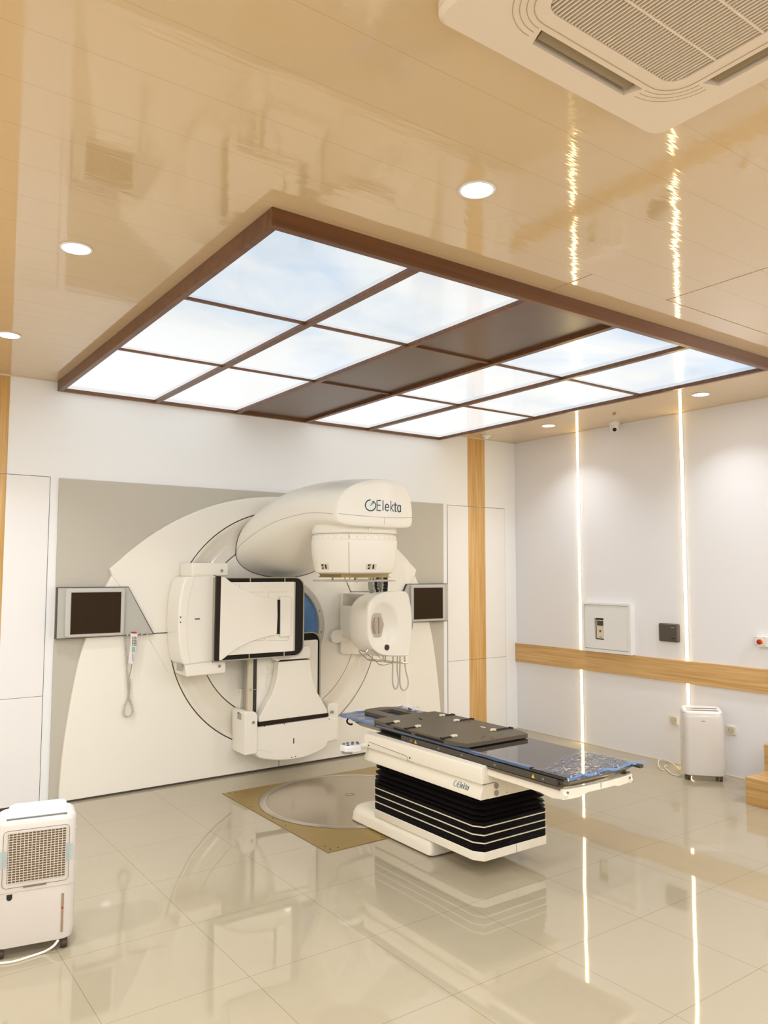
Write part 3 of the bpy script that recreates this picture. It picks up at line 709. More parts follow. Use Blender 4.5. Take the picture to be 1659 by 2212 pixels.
# kilovolt source at the right
s_ = lambda pts: [(690+x*.1748, 1220+y*.1748) for x, y in pts]
bm = BM(); prism(bm, xz(s_([(278, 345), (640, 345), (700, 345), (700, 1100), (300, 1112), (276, 1095), (268, 1070)]), -.10), -.10, YC-.004); src = L('source_mount', bm, CREAM, bevel=.01, seg=3)
bm = BM()
loft(bm, [[(x, -.09, z) for x, z in xz(s_([(300, 352), (700, 345), (700, 600), (520, 500)]), -.10)],
          [(x, -.58, z) for x, z in [(-2.30, 1.45), (-2.0, 1.45), (-2.0, 1.28), (-2.28, 1.33)]]])
L('source_bracket', bm, CREAM, src, bevel=.008)
bm = BM(); box(bm, -2.28, -2.02, -.60, -.09, 1.06, 1.34); L('source_bracket', bm, CREAM, src, bevel=.02)
pl = s_([(490, 775), (440, 785), (200, 810), (165, 830), (145, 870), (145, 920), (165, 955), (200, 968), (500, 920)])
bm = BM(); prism(bm, xz(pl, -.12), -.125, -.085); L('cover_plate', bm, CREAM, src, bevel=.004)
def src_body():
    zc_, xc = 1.215, -2.215
    def outline(kind, y):
        left_f = s_([(598, 500), (590, 620), (588, 740), (592, 860), (604, 940), (650, 1030), (730, 1100), (830, 1130)])
        left_m = s_([(530, 470), (480, 590), (462, 740), (480, 890), (530, 1000), (575, 1060), (640, 1110), (760, 1135)])
        right = s_([(1060, 1135), (1095, 1118), (1120, 1020), (1140, 900), (1150, 740), (1142, 560), (1118, 420), (1095, 352), (1040, 326)])
        top_f = s_([(900, 330), (790, 342), (700, 385), (640, 435)])
        top_m = s_([(880, 330), (760, 340), (650, 370), (590, 405)])
        return (left_f+right+top_f) if kind == 'f' else (left_m+right+top_m)
    F = [Vector(p) for p in xz(outline('f', 0), -.80)]; M = [Vector(p) for p in xz(outline('m', 0), -.69)]
    # right side keeps the front silhouette going straight back
    for i in range(8, 17): M[i] = F[i].copy()
    c = Vector((xc, zc_))
    def dens(P):
        out = []
        P3 = [Vector((p.x, p.y, 0)) for p in P]; P3 = P3+[P3[0], P3[1], P3[2]]
        n = len(P)
        for i in range(n):
            p0, p1, p2, p3 = P3[i-1] if i else P3[n-1], P3[i], P3[i+1], P3[(i+2)] if i+2 < len(P3) else P3[1]
            for k in range(4):
                t = k/4; q = .5*((2*p1)+(p2-p0)*t+(2*p0-5*p1+4*p2-p3)*t*t+(3*p1-p0-3*p2+p3)*t**3); out.append(Vector((q.x, q.y)))
        return out
    F, M = dens(F), dens(M)
    dc = at(*s_([(800, 735)])[0], -.80); dcx, dcz, dr = dc.x, dc.z, .138
    def yf(p):
        d = math.hypot(p.x-dcx, (p.y-dcz)*.78)/dr
        return -.80 + (.046*(1-d*d)**.95 if d < 1 else 0)
    secs = []
    for y, src_, sc in ((-.50, M, .86), (-.54, M, .95), (-.60, M, .985), (-.69, M, 1.0)): secs.append([(c.x+(p.x-c.x)*sc, y, c.y+(p.y-c.y)*sc) for p in src_])
    mid = [(a+b)/2 for a, b in zip(F, M)]
    secs.append([(p.x, -.75, p.y) for p in [(a*.6+b*.4) for a, b in zip(F, M)]])
    for y, sc in ((-.785, 1.0), (-.795, .985)): secs.append([(c.x+(p.x-c.x)*sc, y, c.y+(p.y-c.y)*sc) for p in F])
    for sc in [.965-.04*i for i in range(24)]:
        ring_ = [c+(p-c)*max(sc, .01) for p in F]; secs.append([(p.x, yf(p), p.y) for p in ring_])
    bm = BM(); loft(bm, secs); return L('source_head', bm, CREAM, src, smooth=40), dcx, dcz
sh, dcx, dcz = src_body()
def P3(px, py, y): return at(*s_([(px, py)])[0], y)
bm = BM(); prism(bm, xz(s_([(655, 605), (762, 600), (800, 740), (765, 890), (668, 893), (628, 800), (630, 700)]), -.79), -.79, -.765); col = L('collimator_insert', bm, mat('insert_taupe', (.56, .49, .40), .4), src, bevel=.003)
for sx, xa in ((-1, 705), (1, 738)):
    bm = BM(); pts = []
    for i in range(13):
        a = -PI/2+PI*i/12; q = P3(xa+sx*(34*math.cos(a)), 750-105*math.sin(a)*1.0, -.80); pts.append((q.x, -.80-.012*math.cos(a), q.z))
    q0, q1 = P3(xa, 645, -.80), P3(xa, 855, -.80)
    loft(bm, [[(p[0], p[1], p[2]) for p in pts], [(p[0], -.775, p[2]) for p in pts]]); L('insert_handle', bm, mat('handle_taupe', (.50, .42, .34), .3), col, bevel=.002)
bm = BM(); q = P3(833, 1022, -.80); lathe(bm, [(.024, -.803), (.024, -.78)], (q.x, 0, q.z), 'y', 28); L('black_port', bm, mat('port_brown', (.035, .02, .01), .4), src)
bm = BM(); q = P3(1130, 725, -.72); lathe(bm, [(.075, -.001), (.07, .004)], (F_x := q.x+.0, -.70, q.z), 'x', 28)
for v in bm.verts: v.co.y = -.70+(v.co.y+.70)*.55; v.co.x += .004
L('side_vent', bm, mat('vent_grey', (.48, .47, .43), .5), src)
def wire(pts, r=.0035, parent=None, m=STEEL, name='touch_guard_wire', sp=0):
    p = [tuple(P3(a, b, y)) for a, b, y in pts]
    if sp: p = spline(p, sp)
    bm = BM(); tube(bm, p, r, 6); return L(name, bm, m, parent or src)
wire([(575, 1075, -.72), (490, 1058, -.62), (483, 1068, -.62), (600, 1178, -.66), (700, 1190, -.72), (900, 1213, -.86), (895, 1220, -.86), (800, 1240, -.9), (740, 1235, -.86), (690, 1185, -.72), (575, 1090, -.70)])
wire([(610, 1030, -.74), (650, 1050, -.78), (720, 1120, -.84), (790, 1200, -.88), (1090, 1222, -.86), (1085, 1215, -.80), (830, 1188, -.78), (600, 1165, -.66)])
wire([(612, 1022, -.74), (575, 1080, -.74)], .006)
for xx in (788, 815): wire([(xx, 1130, -.78), (xx, 1195, -.80)], .006)
wire([(912, 1135, -.6), (905, 1300, -.6), (905, 1440, -.6), (920, 1510, -.6), (945, 1535, -.6), (968, 1500, -.6), (975, 1420, -.6), (962, 1280, -.6), (965, 1135, -.6)], .0065, src, CORD, 'looped_cable', 6)
wire([(997, 1135, -.6), (995, 1300, -.6), (995, 1450, -.6), (1010, 1525, -.6), (1045, 1550, -.6), (1085, 1520, -.6), (1097, 1440, -.6), (1065, 1290, -.6), (1052, 1135, -.6)], .0065, src, CORD, 'looped_cable', 6)
# cable chain between the drum and the source
CH = mat('chain_grey', (.42, .41, .36), .45)
for k, cols in enumerate(([(655, 160), (640, 200), (632, 240), (636, 280), (650, 320), (665, 355)], [(742, 165), (745, 205), (745, 245), (742, 285), (740, 325)])):
    bm = BM(); bm2 = BM()
    for px, py in cols:
        q = P3(px, py, -.42); wd_ = (.048, .062)[k]; box(bm, q.x-.002, q.x+wd_, -.46, -.38, q.z-.022, q.z+.021)
        box(bm2, q.x+.014, q.x+wd_-.006, -.463, -.455, q.z-.010, q.z+.010)
    c_ = L('cable_chain', bm, CH, src, bevel=.004); L('chain_windows', bm2, BLACK, c_)
seamline('drum_line', onface(s_([(333, 205), (352, 260), (382, 330), (640, 330)]), YC-.006), .0022, SEAM, disc)

# two wall monitors set into the machine facade
def monitor(sgn, label):
    X = lambda x: x if sgn < 0 else 2*CX-x
    t = thing('wall_monitor', label, 'monitor', (X(-4.39), -.06, 1.34), group='monitors beside the gantry')
    bm = BM(); prism(bm, [(X(x), z) for x, z in [(-4.651, 1.523), (-4.150, 1.523), (-3.945, 1.160), (-4.651, 1.155)]], -.078, -.019)
    g = obj('housing_edge', bm, GREYD, t)
    bm = BM(); prism(bm, [(X(x), z) for x, z in [(-4.649, 1.518), (-4.152, 1.518), (-3.955, 1.164), (-4.649, 1.160)]], -.084, -.020)
    obj('monitor_housing', bm, GREYM, t, bevel=.003)
    bm = BM(); P = rrect(-4.600, -4.180, 1.166, 1.512, .02, 4); P = [(X(x), z) for x, z in P]
    c = (X(-4.39), 1.34); Q = [(c[0]+(x-c[0])*.975, c[1]+(z-c[1])*.97) for x, z in P]
    loft(bm, [[(x, -.080, z) for x, z in P], [(x, -.100, z) for x, z in P], [(x, -.106, z) for x, z in Q]]); bz = obj('bezel', bm, mat('bezel_light', (.58, .57, .53), .35), t, bevel=.002)
    bm = BM(); box(bm, X(-4.562), X(-4.213), -.108, -.100, 1.190, 1.483); obj('screen', bm, SCREEN, t)
    bm = BM()
    for a in ((-4.565, -4.562, 1.187, 1.486), (-4.213, -4.210, 1.187, 1.486), (-4.565, -4.210, 1.483, 1.486), (-4.565, -4.210, 1.187, 1.190)): box(bm, X(a[0]), X(a[1]), -.109, -.104, a[2], a[3])
    obj('screen_edge', bm, GREYD, bz)
    return t
monitor(-1, 'grey wall monitor with blank dark screen left of the machine, above the coiled cord')
monitor(1, 'grey wall monitor with blank dark screen right of the machine, beside the right oak strip')

# hand pendant on the left with coiled cord
t = thing('hand_pendant', 'white handheld control with red top hanging by a coiled grey cord under the left monitor', 'remote control', (-4.09, -.08, 1.05))
Q = lambda x, y: (100+x*.1567, 1240+y*.1567)
yp = -.115
bm = BM(); prism(bm, xz([Q(1168, 815), Q(1262, 815), Q(1258, 900), Q(1235, 1060), Q(1190, 1245), Q(1138, 1240), Q(1150, 1100), Q(1168, 950)], yp), yp, yp+.022); hb_ = obj('pendant_body', bm, IVORY if False else WHITEP, t, bevel=.004, seg=3)
bm = BM(); prism(bm, xz([Q(1180, 806), Q(1195, 800), Q(1235, 800), Q(1250, 806), Q(1250, 822), Q(1180, 822)], yp), yp-.001, yp+.022); obj('red_top', bm, RED, hb_, bevel=.002)
bm = BM()
for i in range(3):
    for j in range(6):
        a = at(*Q(1190+i*22, 870+j*22), yp); box(bm, a.x-.0035, a.x+.0035, yp-.0025, yp, a.z-.0035, a.z+.0035)
for j in range(4):
    a = at(*Q(1192, 1100+j*28), yp); box(bm, a.x-.004, a.x+.004, yp-.0022, yp, a.z-.003, a.z+.003)
obj('buttons', bm, GREYD, hb_)
bm = BM(); a = at(*Q(1202, 1040), yp); box(bm, a.x-.012, a.x+.012, yp-.002, yp, a.z-.02, a.z+.02); obj('green_keypad', bm, mat('keypad_green', (.30, .55, .42), .5), hb_)
bm = BM(); 
for q in ((1110, 838), (1310, 828), (1385, 826)): a = at(*Q(*q), -.09); box(bm, a.x-.006, a.x+.006, -.10, -.078, a.z-.008, a.z+.006)
obj('hook_rail', bm, STEEL, t)
path = spline([tuple(at(*Q(a, b), -.075)) for a, b in ((1088, 850), (1095, 1000), (1105, 1150), (1112, 1300), (1122, 1450), (1135, 1600), (1140, 1700), (1172, 1790), (1192, 1870), (1175, 1940), (1120, 1970), (1065, 1930), (1070, 1850), (1100, 1770), (1132, 1690), (1145, 1560), (1148, 1450))], 40)
hel = []; acc = 0
for i, p in enumerate(path):
    if i: acc += (p-path[i-1]).length
    a = acc/.0085*2*PI; n1 = Vector((1, 0, .1)); n2 = Vector((0, 1, 0)); hel.append(p+n1*(.0085*math.cos(a))+n2*(.0085*math.sin(a)))
# resample so each coil has enough points
path2 = []; 
for i in range(len(path)-1):
    for k in range(3): path2.append(path[i].lerp(path[i+1], k/3))
hel = []; acc = 0
for i, p in enumerate(path2):
    if i: acc += (p-path2[i-1]).length
    a = acc/.011*2*PI; hel.append(p+Vector((1, 0, .1))*(.0075*math.cos(a))+Vector((0, 1, 0))*(.0075*math.sin(a)))
bm = BM(); tube(bm, hel, .0022, 5); obj('coiled_cord', bm, CORD, t)
bm = BM(); tube(bm, spline([tuple(at(*Q(a, b), -.085)) for a, b in ((1180, 1240), (1165, 1330), (1145, 1400), (1135, 1450))], 5), .003, 6); obj('straight_cord', bm, mat('cord_brown', (.35, .28, .22), .5), t)

# ------------------------------------------------------------------ floor turntable in front of the machine
t = thing('turntable_plate', 'square brass floor plate with a round steel turntable disc in front of the machine', 'floor plate', (CX, -1.225, 0))
x0, x1, y0, y1 = -3.544, -2.128, -1.972, -.482
bm = BM(); box(bm, x0, x1, y0, y1, 0, .004); bp_ = obj('brass_plate', bm, BRASS, t)
c = BM(); lathe(c, [(.672, -.01), (.672, .02)], (-2.832, -1.146, 0), 'z', 96); cutw(bp_, c)
bm = BM(); box(bm, x0-.003, x1+.003, y0-.003, y1+.003, 0, .0015); obj('plate_edge_gap', bm, SEAM, t)
bm = BM(); lathe(bm, [(.668, .001), (.668, .0055), (.664, .0065), (.615, .0065), (.615, .001)], (-2.832, -1.146, 0), 'z', 96, False, False); obj('disc_rim', bm, STEELB, t, smooth=30)
bm = BM(); lathe(bm, [(.613, .001), (.613, .006)], (-2.832, -1.146, 0), 'z', 96); dk = obj('turntable_disc', bm, mat('disc_steel', (.46, .38, .28), .16, metal=.7, noise=.3, nscale=2.5), t, smooth=30)
bm = BM(); 
lathe(bm, [(.034, .006), (.034, .0072), (.029, .0072), (.029, .006)], (-2.80, -1.06, 0), 'z', 32, False, False); obj('hub_ring', bm, SEAM, dk)
bm = BM()
for q in ((x0+.04, y0+.04), (x0+.04, y0+.10), (x0+.09, y0+.035), (x0+.03, -1.4), (x0+.03, -1.22), (x0+.03, -.9), (x0+.04, y1-.04), (x0+.09, y1-.035), (CX-.3, y0+.03), (CX, y0+.03), (CX-.35, y1-.03), (CX+.2, y1-.03), (x1-.04, y1-.04)):
    lathe(bm, [(.006, .0035), (.006, .005)], (*q, 0), 'z', 10)
obj('plate_screws', bm, GREYD, t)

# ------------------------------------------------------------------ treatment couch
CO = thing('treatment_couch', 'low radiotherapy treatment couch with black bellows and cream side covers', 'treatment couch', (CX, -2.3, 0))
K = lambda n, bm, m, p=CO, **k: obj(n, bm, m, p, **k)
# pedestal arm on the floor
def psec(z, ins, nose):
    y0, y1 = -2.385+ins*.6, -1.50-nose; hw = .275-ins; r = .10
    P = []
    for i in range(7): a = -PI/2*i/6; P.append((CX+hw-.03+.03*math.cos(a), y0+.03+.03*math.sin(a)))
    for i in range(7): a = -PI/2-PI/2*i/6; P.append((CX-hw+.03+.03*math.cos(a), y0+.03+.03*math.sin(a)))
    for i in range(9): a = PI-PI/2*i/8; P.append((CX-hw+r+r*math.cos(a), y1-r+r*math.sin(a)))
    for i in range(9): a = PI/2-PI/2*i/8; P.append((CX+hw-r+r*math.cos(a), y1-r+r*math.sin(a)))
    return [(x, y, z) for x, y in P]
bm = BM(); loft(bm, [psec(.0075, .006, .0), psec(.014, 0, 0), psec(.06, .002, .01), psec(.09, .01, .03), psec(.105, .03, .065), psec(.112, .06, .11)])
K('pedestal_arm', bm, CREAMC, smooth=45)
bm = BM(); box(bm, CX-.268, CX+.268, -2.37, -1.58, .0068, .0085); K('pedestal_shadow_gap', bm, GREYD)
def oct_(hw, y0, y1, c, z, ins=0):
    hw -= ins; y0 += ins; y1 -= ins; cx_, cy_ = c*.65, c
    return [(CX+hw, y1-cy_, z), (CX+hw-cx_, y1, z), (CX-hw+cx_, y1, z), (CX-hw, y1-cy_, z), (CX-hw, y0+cy_, z), (CX-hw+cx_, y0, z), (CX+hw-cx_, y0, z), (CX+hw, y0+cy_, z)]
bm = BM(); loft(bm, [oct_(.274, -2.80, -1.772, .055, z) for z in (.096, .144)]); base = K('lower_frame', bm, CREAMC, bevel=.003)
seamline('frame_seam', [(CX-.0, -2.801, .142), (CX-.0, -2.801, .098)], .0012, SEAM, base)
# bellows
secs = []
z = .144; k = 0
while z < .288: secs.append(oct_(.272, -2.798, -1.774, .055, z, .0045 if k % 2 else 0)); z += .0042; k += 1
for z, ins in ((.292, .0), (.300, .022), (.309, .0), (.320, .030), (.333, .002), (.348, .036), (.364, .004), (.382, .040), (.400, .006), (.418, .035), (.436, .012)): secs.append(oct_(.272, -2.798, -1.774, .055, z, ins))
bm = BM(); loft(bm, secs); bel = K('bellows', bm, BELLOW, smooth=15)
for z in (.190, .232, .275):
    bm = BM(); loft(bm, [oct_(.275, -2.801, -1.771, .055, z-.0028), oct_(.275, -2.801, -1.771, .055, z+.0028)]); K('bellows_stripe', bm, IVORY, bel)
# side covers
def sidecover(sg):
    P = [(.304, .436), (.304, .464), (.286, .498), (.292, .520), (.304, .524), (.304, .592), (.298, .604), (.272, .614), (.262, .600), (.262, .436)]
    bm = BM(); prism(bm, [(CX+sg*a, b) for a, b in P[:3]+[(.284, .515)]+[(.25, .515), (.25, .436)]], -2.845, -1.752)
    o = K('lower_side_cover', bm, CREAMC, bevel=.002)
    bm = BM(); prism(bm, [(CX+sg*a, b) for a, b in [(.302, .519), (.305, .590), (.298, .603), (.270, .614), (.25, .600), (.25, .519)]], -2.852, -1.750)
    o2 = K('upper_side_cover', bm, CREAMC, bevel=.002)
    bm = BM(); prism(bm, [(CX+sg*a, b) for a, b in [(.283, .514), (.283, .5195), (.26, .5195), (.26, .514)]], -2.846, -1.755); K('cover_gap', bm, GREYD, o)
    x = CX+sg*.3045
    z0 = .545
    bm = BM()
    tube(bm, [(x, -1.80, .558), (x, -2.19, .545), (x, -2.205, .538), (x, -2.205, .521)], .0012, 5)
    tube(bm, [(x, -2.205, .522), (x, -2.26, .518)], .0012, 5)
    K('cover_outline', bm, SEAM, o2)
    bm = BM()
    for yy, zz in ((-1.80, .535), (-2.23, .54)): lathe(bm, [(.005, -.002), (.005, .002)], (x, yy, zz), 'x', 8)
    K('cover_screws', bm, GREYD, o2)
    return o
for sg in (-1, 1): lc = sidecover(sg)
bm = BM(); box(bm, CX-.25, CX+.25, -2.848, -1.76, .436, .600); cb = K('centre_body', bm, mat('couch_front_cream', (.84, .76, .60), .35), bevel=.003)
bm = BM(); box(bm, CX-.235, CX+.235, -2.80, -1.80, .600, .608); K('carriage_well', bm, RAILM)
seamline('front_seam', [(CX-.3, -2.853, .517), (CX-.20, -2.8495, .517)], .0015, SEAM, cb)
seamline('front_seam', [(CX-.245, -2.849, .515), (CX-.245, -2.849, .438)], .0008, IVORY, cb)
for zz in (.497, .459):
    bm = BM(); lathe(bm, [(.0155, -2.852), (.0155, -2.84)], (CX-.195, 0, zz), 'y', 22); K('round_connector', bm, mat('connector_taupe', (.33, .27, .23), .4), cb)
bm = BM(); box(bm, CX-.02, CX+.01, -2.850, -2.84, .500, .503); box(bm, CX-.12, CX-.116, -2.850, -2.84, .513, .517); box(bm, CX-.12, CX-.116, -2.850, -2.84, .449, .453); K('front_marks', bm, GREYD, cb)
# small lettering on the near side cover
f = lambda u, v: Vector((CX-.2985-.012*(1-max(0, min(1, (v)/.03)))*0-.001, -2.66-u, .475+v*1.0))
def slanted(u, v):
    z = .466+v; dx = .304 if z < .464 else .304-(z-.464)/.034*.018
    return Vector((CX-dx-.0012, -2.655-u, z))
bm = strokes_bm(lambda u, v: slanted(u*.024, v*.026), .0016); K('maker_lettering', bm, NAVY, lc if False else CO.children[0] if False else bel)
bm = BM(); pts = []
for i in range(25):
    a = math.radians(80+i/24*310); pts.append(slanted(-.0195+.0135*math.cos(a), .0125+.0135*math.sin(a)))
tube(bm, pts, .0013, 6); K('emblem_ring', bm, NAVY, bel)
# carriage: rails, tray, end plate
for sg in (-1, 1):
    bm = BM(); X0, X1 = CX+sg*.264, CX+sg*.246
    box(bm, X0, X1, -3.335, -2.09, .612, .644); rl = K('accessory_rail', bm, RAILM, bevel=.002)
    bm = BM(); box(bm, CX+sg*.267, CX+sg*.24, -3.36, -2.86, .597, .610); K('rail_slot', bm, mat('slot_grey_brown', (.16, .13, .095), .35, metal=.3), rl, bevel=.001)
    bm = BM(); bm2 = BM()
    for k, y in enumerate((-2.16, -2.42, -2.62, -2.88, -3.22)):
        lathe(bm, [(.0062, -.0012), (.0062, .0012), (.0035, .0012), (.0035, -.0012)], (CX+sg*.2645, y-.03, .628), 'x', 14, False, False)
    for y in (-2.235, -3.185):
        x = CX+sg*.2655; loft(bm2, [[(x, y-.011, .619), (x, y+.011, .619), (x, y, .638)], [(x-sg*.002, y-.011, .619), (x-sg*.002, y+.011, .619), (x-sg*.002, y, .638)]])
    K('rail_marks', bm, IVORY, rl); K('warning_triangles', bm2, YELLOW, rl)
bm = BM()
P = [(-2.84, .598), (-3.30, .598), (-3.375, .592), (-3.385, .575), (-3.375, .556), (-3.30, .545), (-3.22, .556), (-2.84, .560)]
prism(bm, P, CX-.258, CX-.236, 'yz'); K('carriage_side', bm, CREAMC, bevel=.003)
bm = BM(); prism(bm, P, CX+.236, CX+.258, 'yz'); K('carriage_side', bm, CREAMC, bevel=.003)
bm = BM(); prism(bm, [(CX-.236, -2.84), (CX+.236, -2.84), (CX+.236, -3.28), (CX+.12, -3.31), (CX, -3.32), (CX-.12, -3.31), (CX-.236, -3.28)], .585, .60, 'xy'); K('carriage_tray', bm, mat('tray_brown', (.22, .17, .11), .4), bevel=.002)
bm = BM(); N = 16; F0, F1 = [], []
def eb(u): return .556 if u < -.16 else (.556+.016*min(1, (u+.16)/.05) if u < .13 else .564)
lo = []; hi = []
for i in range(N+1):
    u = -.262+.524*i/N; y = -3.375+.0*u - .02*(1-(u/.262)**2) + .0
    lo.append((CX+u, y, eb(u))); hi.append((CX+u, y, .603))
loft(bm, [lo, hi, [(a, b+.02, c_) for a, b, c_ in hi], [(a, b+.02, c_) for a, b, c_ in lo], lo], False, False, closed=False)
for i in (0, -1):
    a, b = lo[i], hi[i]; bm.faces.new([bm.verts.new(p) for p in (a, b, (b[0], b[1]+.02, b[2]), (a[0], a[1]+.02, a[2]))])
ep = K('end_plate', bm, CREAMC, smooth=30)
seamline('end_seam', [(CX-.01, -3.396, .603), (CX-.01, -3.396, .575)], .0013, SEAM, ep)
for sg in (-1, 1):
    bm = BM(); lathe(bm, [(.006, -3.3835), (.006, -3.37)], (CX+sg*.235, 0, .587), 'y', 12); K('end_screw', bm, SEAM, ep)
# table top: glossy carbon slab with bevelled underside
def tt(z, ins):
    hw = .260-ins; y0, y1 = -3.40+ins*1.0, -1.43-ins
    return [(CX+hw, y0+.02, z), (CX+hw-.02, y0, z), (CX-hw+.02, y0, z), (CX-hw, y0+.02, z), (CX-hw, y1-.10, z), (CX-hw+.05, y1, z), (CX+hw-.05, y1, z), (CX+hw, y1-.10, z)]
bm = BM(); loft(bm, [tt(.612, .045), tt(.620, .035), tt(.645, .004), tt(.650, 0), tt(.660, 0), tt(.662, .003)]); top = K('table_top', bm, CARBON, smooth=20)
bm = BM(); tube(bm, spline([(CX-.235, -1.46, .65), (CX-.245, -1.455, .632), (CX-.25, -1.47, .618), (CX-.245, -1.50, .612), (CX-.243, -1.515, .618)], 5), .006, 8); K('strap_hook', bm, BLACK, top)
bm = BM(); prism(bm, [(CX+.255, -3.43), (CX+.285, -3.43), (CX+.285, -3.30), (CX+.255, -3.28)], .640, .656, 'xy'); K('end_bracket', bm, RAILM, top, bevel=.003)
# keypad pod beside the couch
bm = BM()
P = [(-3.305, -1.72), (-3.29, -1.70), (-3.20, -1.70), (-3.165, -1.715), (-3.165, -1.775), (-3.20, -1.80), (-3.27, -1.80), (-3.305, -1.78)]
prism(bm, P, .500, .545, 'xy'); pod = K('keypad_pod', bm, WHITEP, bevel=.008, seg=3)
bm = BM(); prism(bm, [(-3.307, -1.745), (-3.307, -1.78), (-3.27, -1.802), (-3.265, -1.802), (-3.265, -1.74)], .497, .512, 'xy'); K('pod_grip', bm, mat('grip_grey', (.28, .26, .23), .6), pod)
bm = BM(); tube(bm, [(-3.175, -1.75, .525), (-3.135, -1.76, .527)], .020, 16); K('pod_arm', bm, CREAMC, pod)
bm = BM()
for x, y in ((-3.28, -1.725), (-3.275, -1.765), (-3.245, -1.715), (-3.235, -1.755), (-3.21, -1.72), (-3.20, -1.765), (-3.185, -1.735)):
    lathe(bm, [(.011, .544), (.009, .550), (.005, .553)], (x, y, 0), 'z', 12)
K('pod_buttons', bm, mat('button_slate', (.10, .11, .12), .5), pod)

# positioning board on the table
PB = thing('positioning_board', 'dark taupe patient positioning board with a slotted head end, lying on the couch top', 'board', (CX, -2.2, .667))
z0, z1 = .667, .691
lf = [(-.252, -1.785), (-.258, -1.83), (-.270, -1.95), (-.270, -2.53), (-.262, -2.60), (-.235, -2.668)]
main = [(CX+a, b) for a, b in [(-.13, -1.765)]+lf] + [(CX-a, b) for a, b in lf[::-1]+[(-.13, -1.765)]]
bm = BM(); prism(bm, main, z0, z1, 'xy')
outer = []
for i in range(17):
    a = PI-PI*i/16; outer.append((CX+.135*math.copysign(abs(math.cos(a))**.7, math.cos(a)), -1.54+.10*abs(math.sin(a))**.8))
inner = [(CX+.065, -1.755), (CX+.065, -1.545), (CX-.045, -1.53), (CX-.055, -1.755)]
prism(bm, [(CX-.13, -1.765)]+outer+[(CX+.13, -1.765), (CX+.065, -1.765)]+inner[0:0]+[(CX+.065, -1.545), (CX-.045, -1.53), (CX-.055, -1.765)], z0, z1, 'xy')
bd = obj('board_body', bm, TAUPE, PB, bevel=.002)
bm = BM()
for x0_, x1_ in ((-2.2, -2.02), (-2.5, -2.24)):
    for sg in (-1, 1): box(bm, CX+sg*.2715, CX+sg*.262, x0_, x1_, .668, .680)
obj('edge_slots', bm, BLACK, PB)
bm = BM()
for px, py, r in ((1014, 1559, .008), (1041, 1594.5, .006), (1045, 1590.5, .010), (1063, 1595, .010), (1081, 1587.3, .006), (958.5, 1579, .007), (1022.5, 1596.5, .006)):
    d_ = fw*FPX+rt*(px-IW/2)-up*(py-IH/2); q = CAM+d_*((.6905-CAM.z)/d_.z); lathe(bm, [(r, z1-.001), (r, z1+.0006)], (q.x, q.y, 0), 'z', 14)
def onz(px, py, z):
    d_ = fw*FPX+rt*(px-IW/2)-up*(py-IH/2); return CAM+d_*((z-CAM.z)/d_.z)
for p, q in (((905, 1552), (911, 1554.5)), ((906, 1553), (910, 1554))):
    a, b = onz(*p, z1), onz(*q, z1); tube(bm, [a, b], .004, 6)
obj('index_holes', bm, BLACK, PB)
for i, (px, py, sg) in enumerate(((856, 1558.5, -1), (902, 1568, -1), (980, 1589, -1), (955, 1544.5, 1), (986, 1555.5, 1), (1065, 1576, 1))):
    q = onz(px, py, z1+.008)
    bm = BM(); P = [(-.018, -.011), (-.004, -.013), (.0, -.004), (.022, -.010), (.024, .004), (.008, .013), (-.016, .011)]
    prism(bm, [(q.x-sg*a, q.y+b) for a, b in P], z1+.001, z1+.013, 'xy'); cl = obj('mask_clip', bm, IVORY, PB, bevel=.002)
    bm = BM(); ex = CX+sg*.268
    tube(bm, [(q.x+sg*.01, q.y-.006, z1+.004), (ex, q.y-.012, z1+.003)], .0022, 5); tube(bm, [(q.x+sg*.01, q.y+.006, z1+.004), (ex, q.y+.010, z1+.003)], .0022, 5)
    box(bm, ex-.006, ex+.006, q.y-.016, q.y+.016, z1-.004, z1+.006)
    obj('clip_cord', bm, BLACK, cl)
bm = BM(); a, b = onz(1039, 1570.5, z1), onz(1048, 1572.3, z1); tube(bm, [a+Vector((0, 0, .001)), b+Vector((0, 0, .001))], .005, 4); obj('white_sticker', bm, WHITEP, PB)
def green_mark(pts):
    bm = BM(); tube(bm, spline([onz(px, py, z1+.0006) for px, py in pts], 5), .0035, 5)
    for v in bm.verts: v.co.z = z1+.0004+(v.co.z-z1-.0006)*.15
    obj('faded_green_mark', bm, mat('green_ink', (.16, .26, .12), .6), PB)
green_mark([(1055, 1586.5), (1060, 1587.5), (1066, 1586.5), (1071, 1585.2), (1077, 1584), (1082, 1585.2)])
green_mark([(871, 1557), (877, 1556), (883, 1555), (889, 1554.6)])

# crinkled blue-tinted protective film on the table top
FILMC = film_mat('film_clear_blue', (.12, .27, .55), .10, .3, 1.0, 26)
nt_ = FILMC.node_tree; tc_ = nd(nt_, 'ShaderNodeTexCoord'); mp_ = nd(nt_, 'ShaderNodeMapping'); mp_.inputs['Scale'].default_value = (14, 26, 10)
mp_.inputs['Rotation'].default_value = (0, 0, .5); nt_.links.new(tc_.outputs['Object'], mp_.inputs['Vector'])
n_ = nd(nt_, 'ShaderNodeTexNoise', Scale=1.6, Detail=7.0, Distortion=2.2, Roughness=.65); nt_.links.new(mp_.outputs[0], n_.inputs['Vector'])
r_ = nd(nt_, 'ShaderNodeValToRGB'); nt_.links.new(n_.outputs['Fac'], r_.inputs['Fac'])
r_.color_ramp.elements[0].position = .50; r_.color_ramp.elements[0].color = (.10, .10, .10, 1); r_.color_ramp.elements[1].position = .64; r_.color_ramp.elements[1].color = (.8, .8, .8, 1)
nt_.links.new(r_.outputs[0], nt_.nodes['Principled BSDF'].inputs['Alpha'])
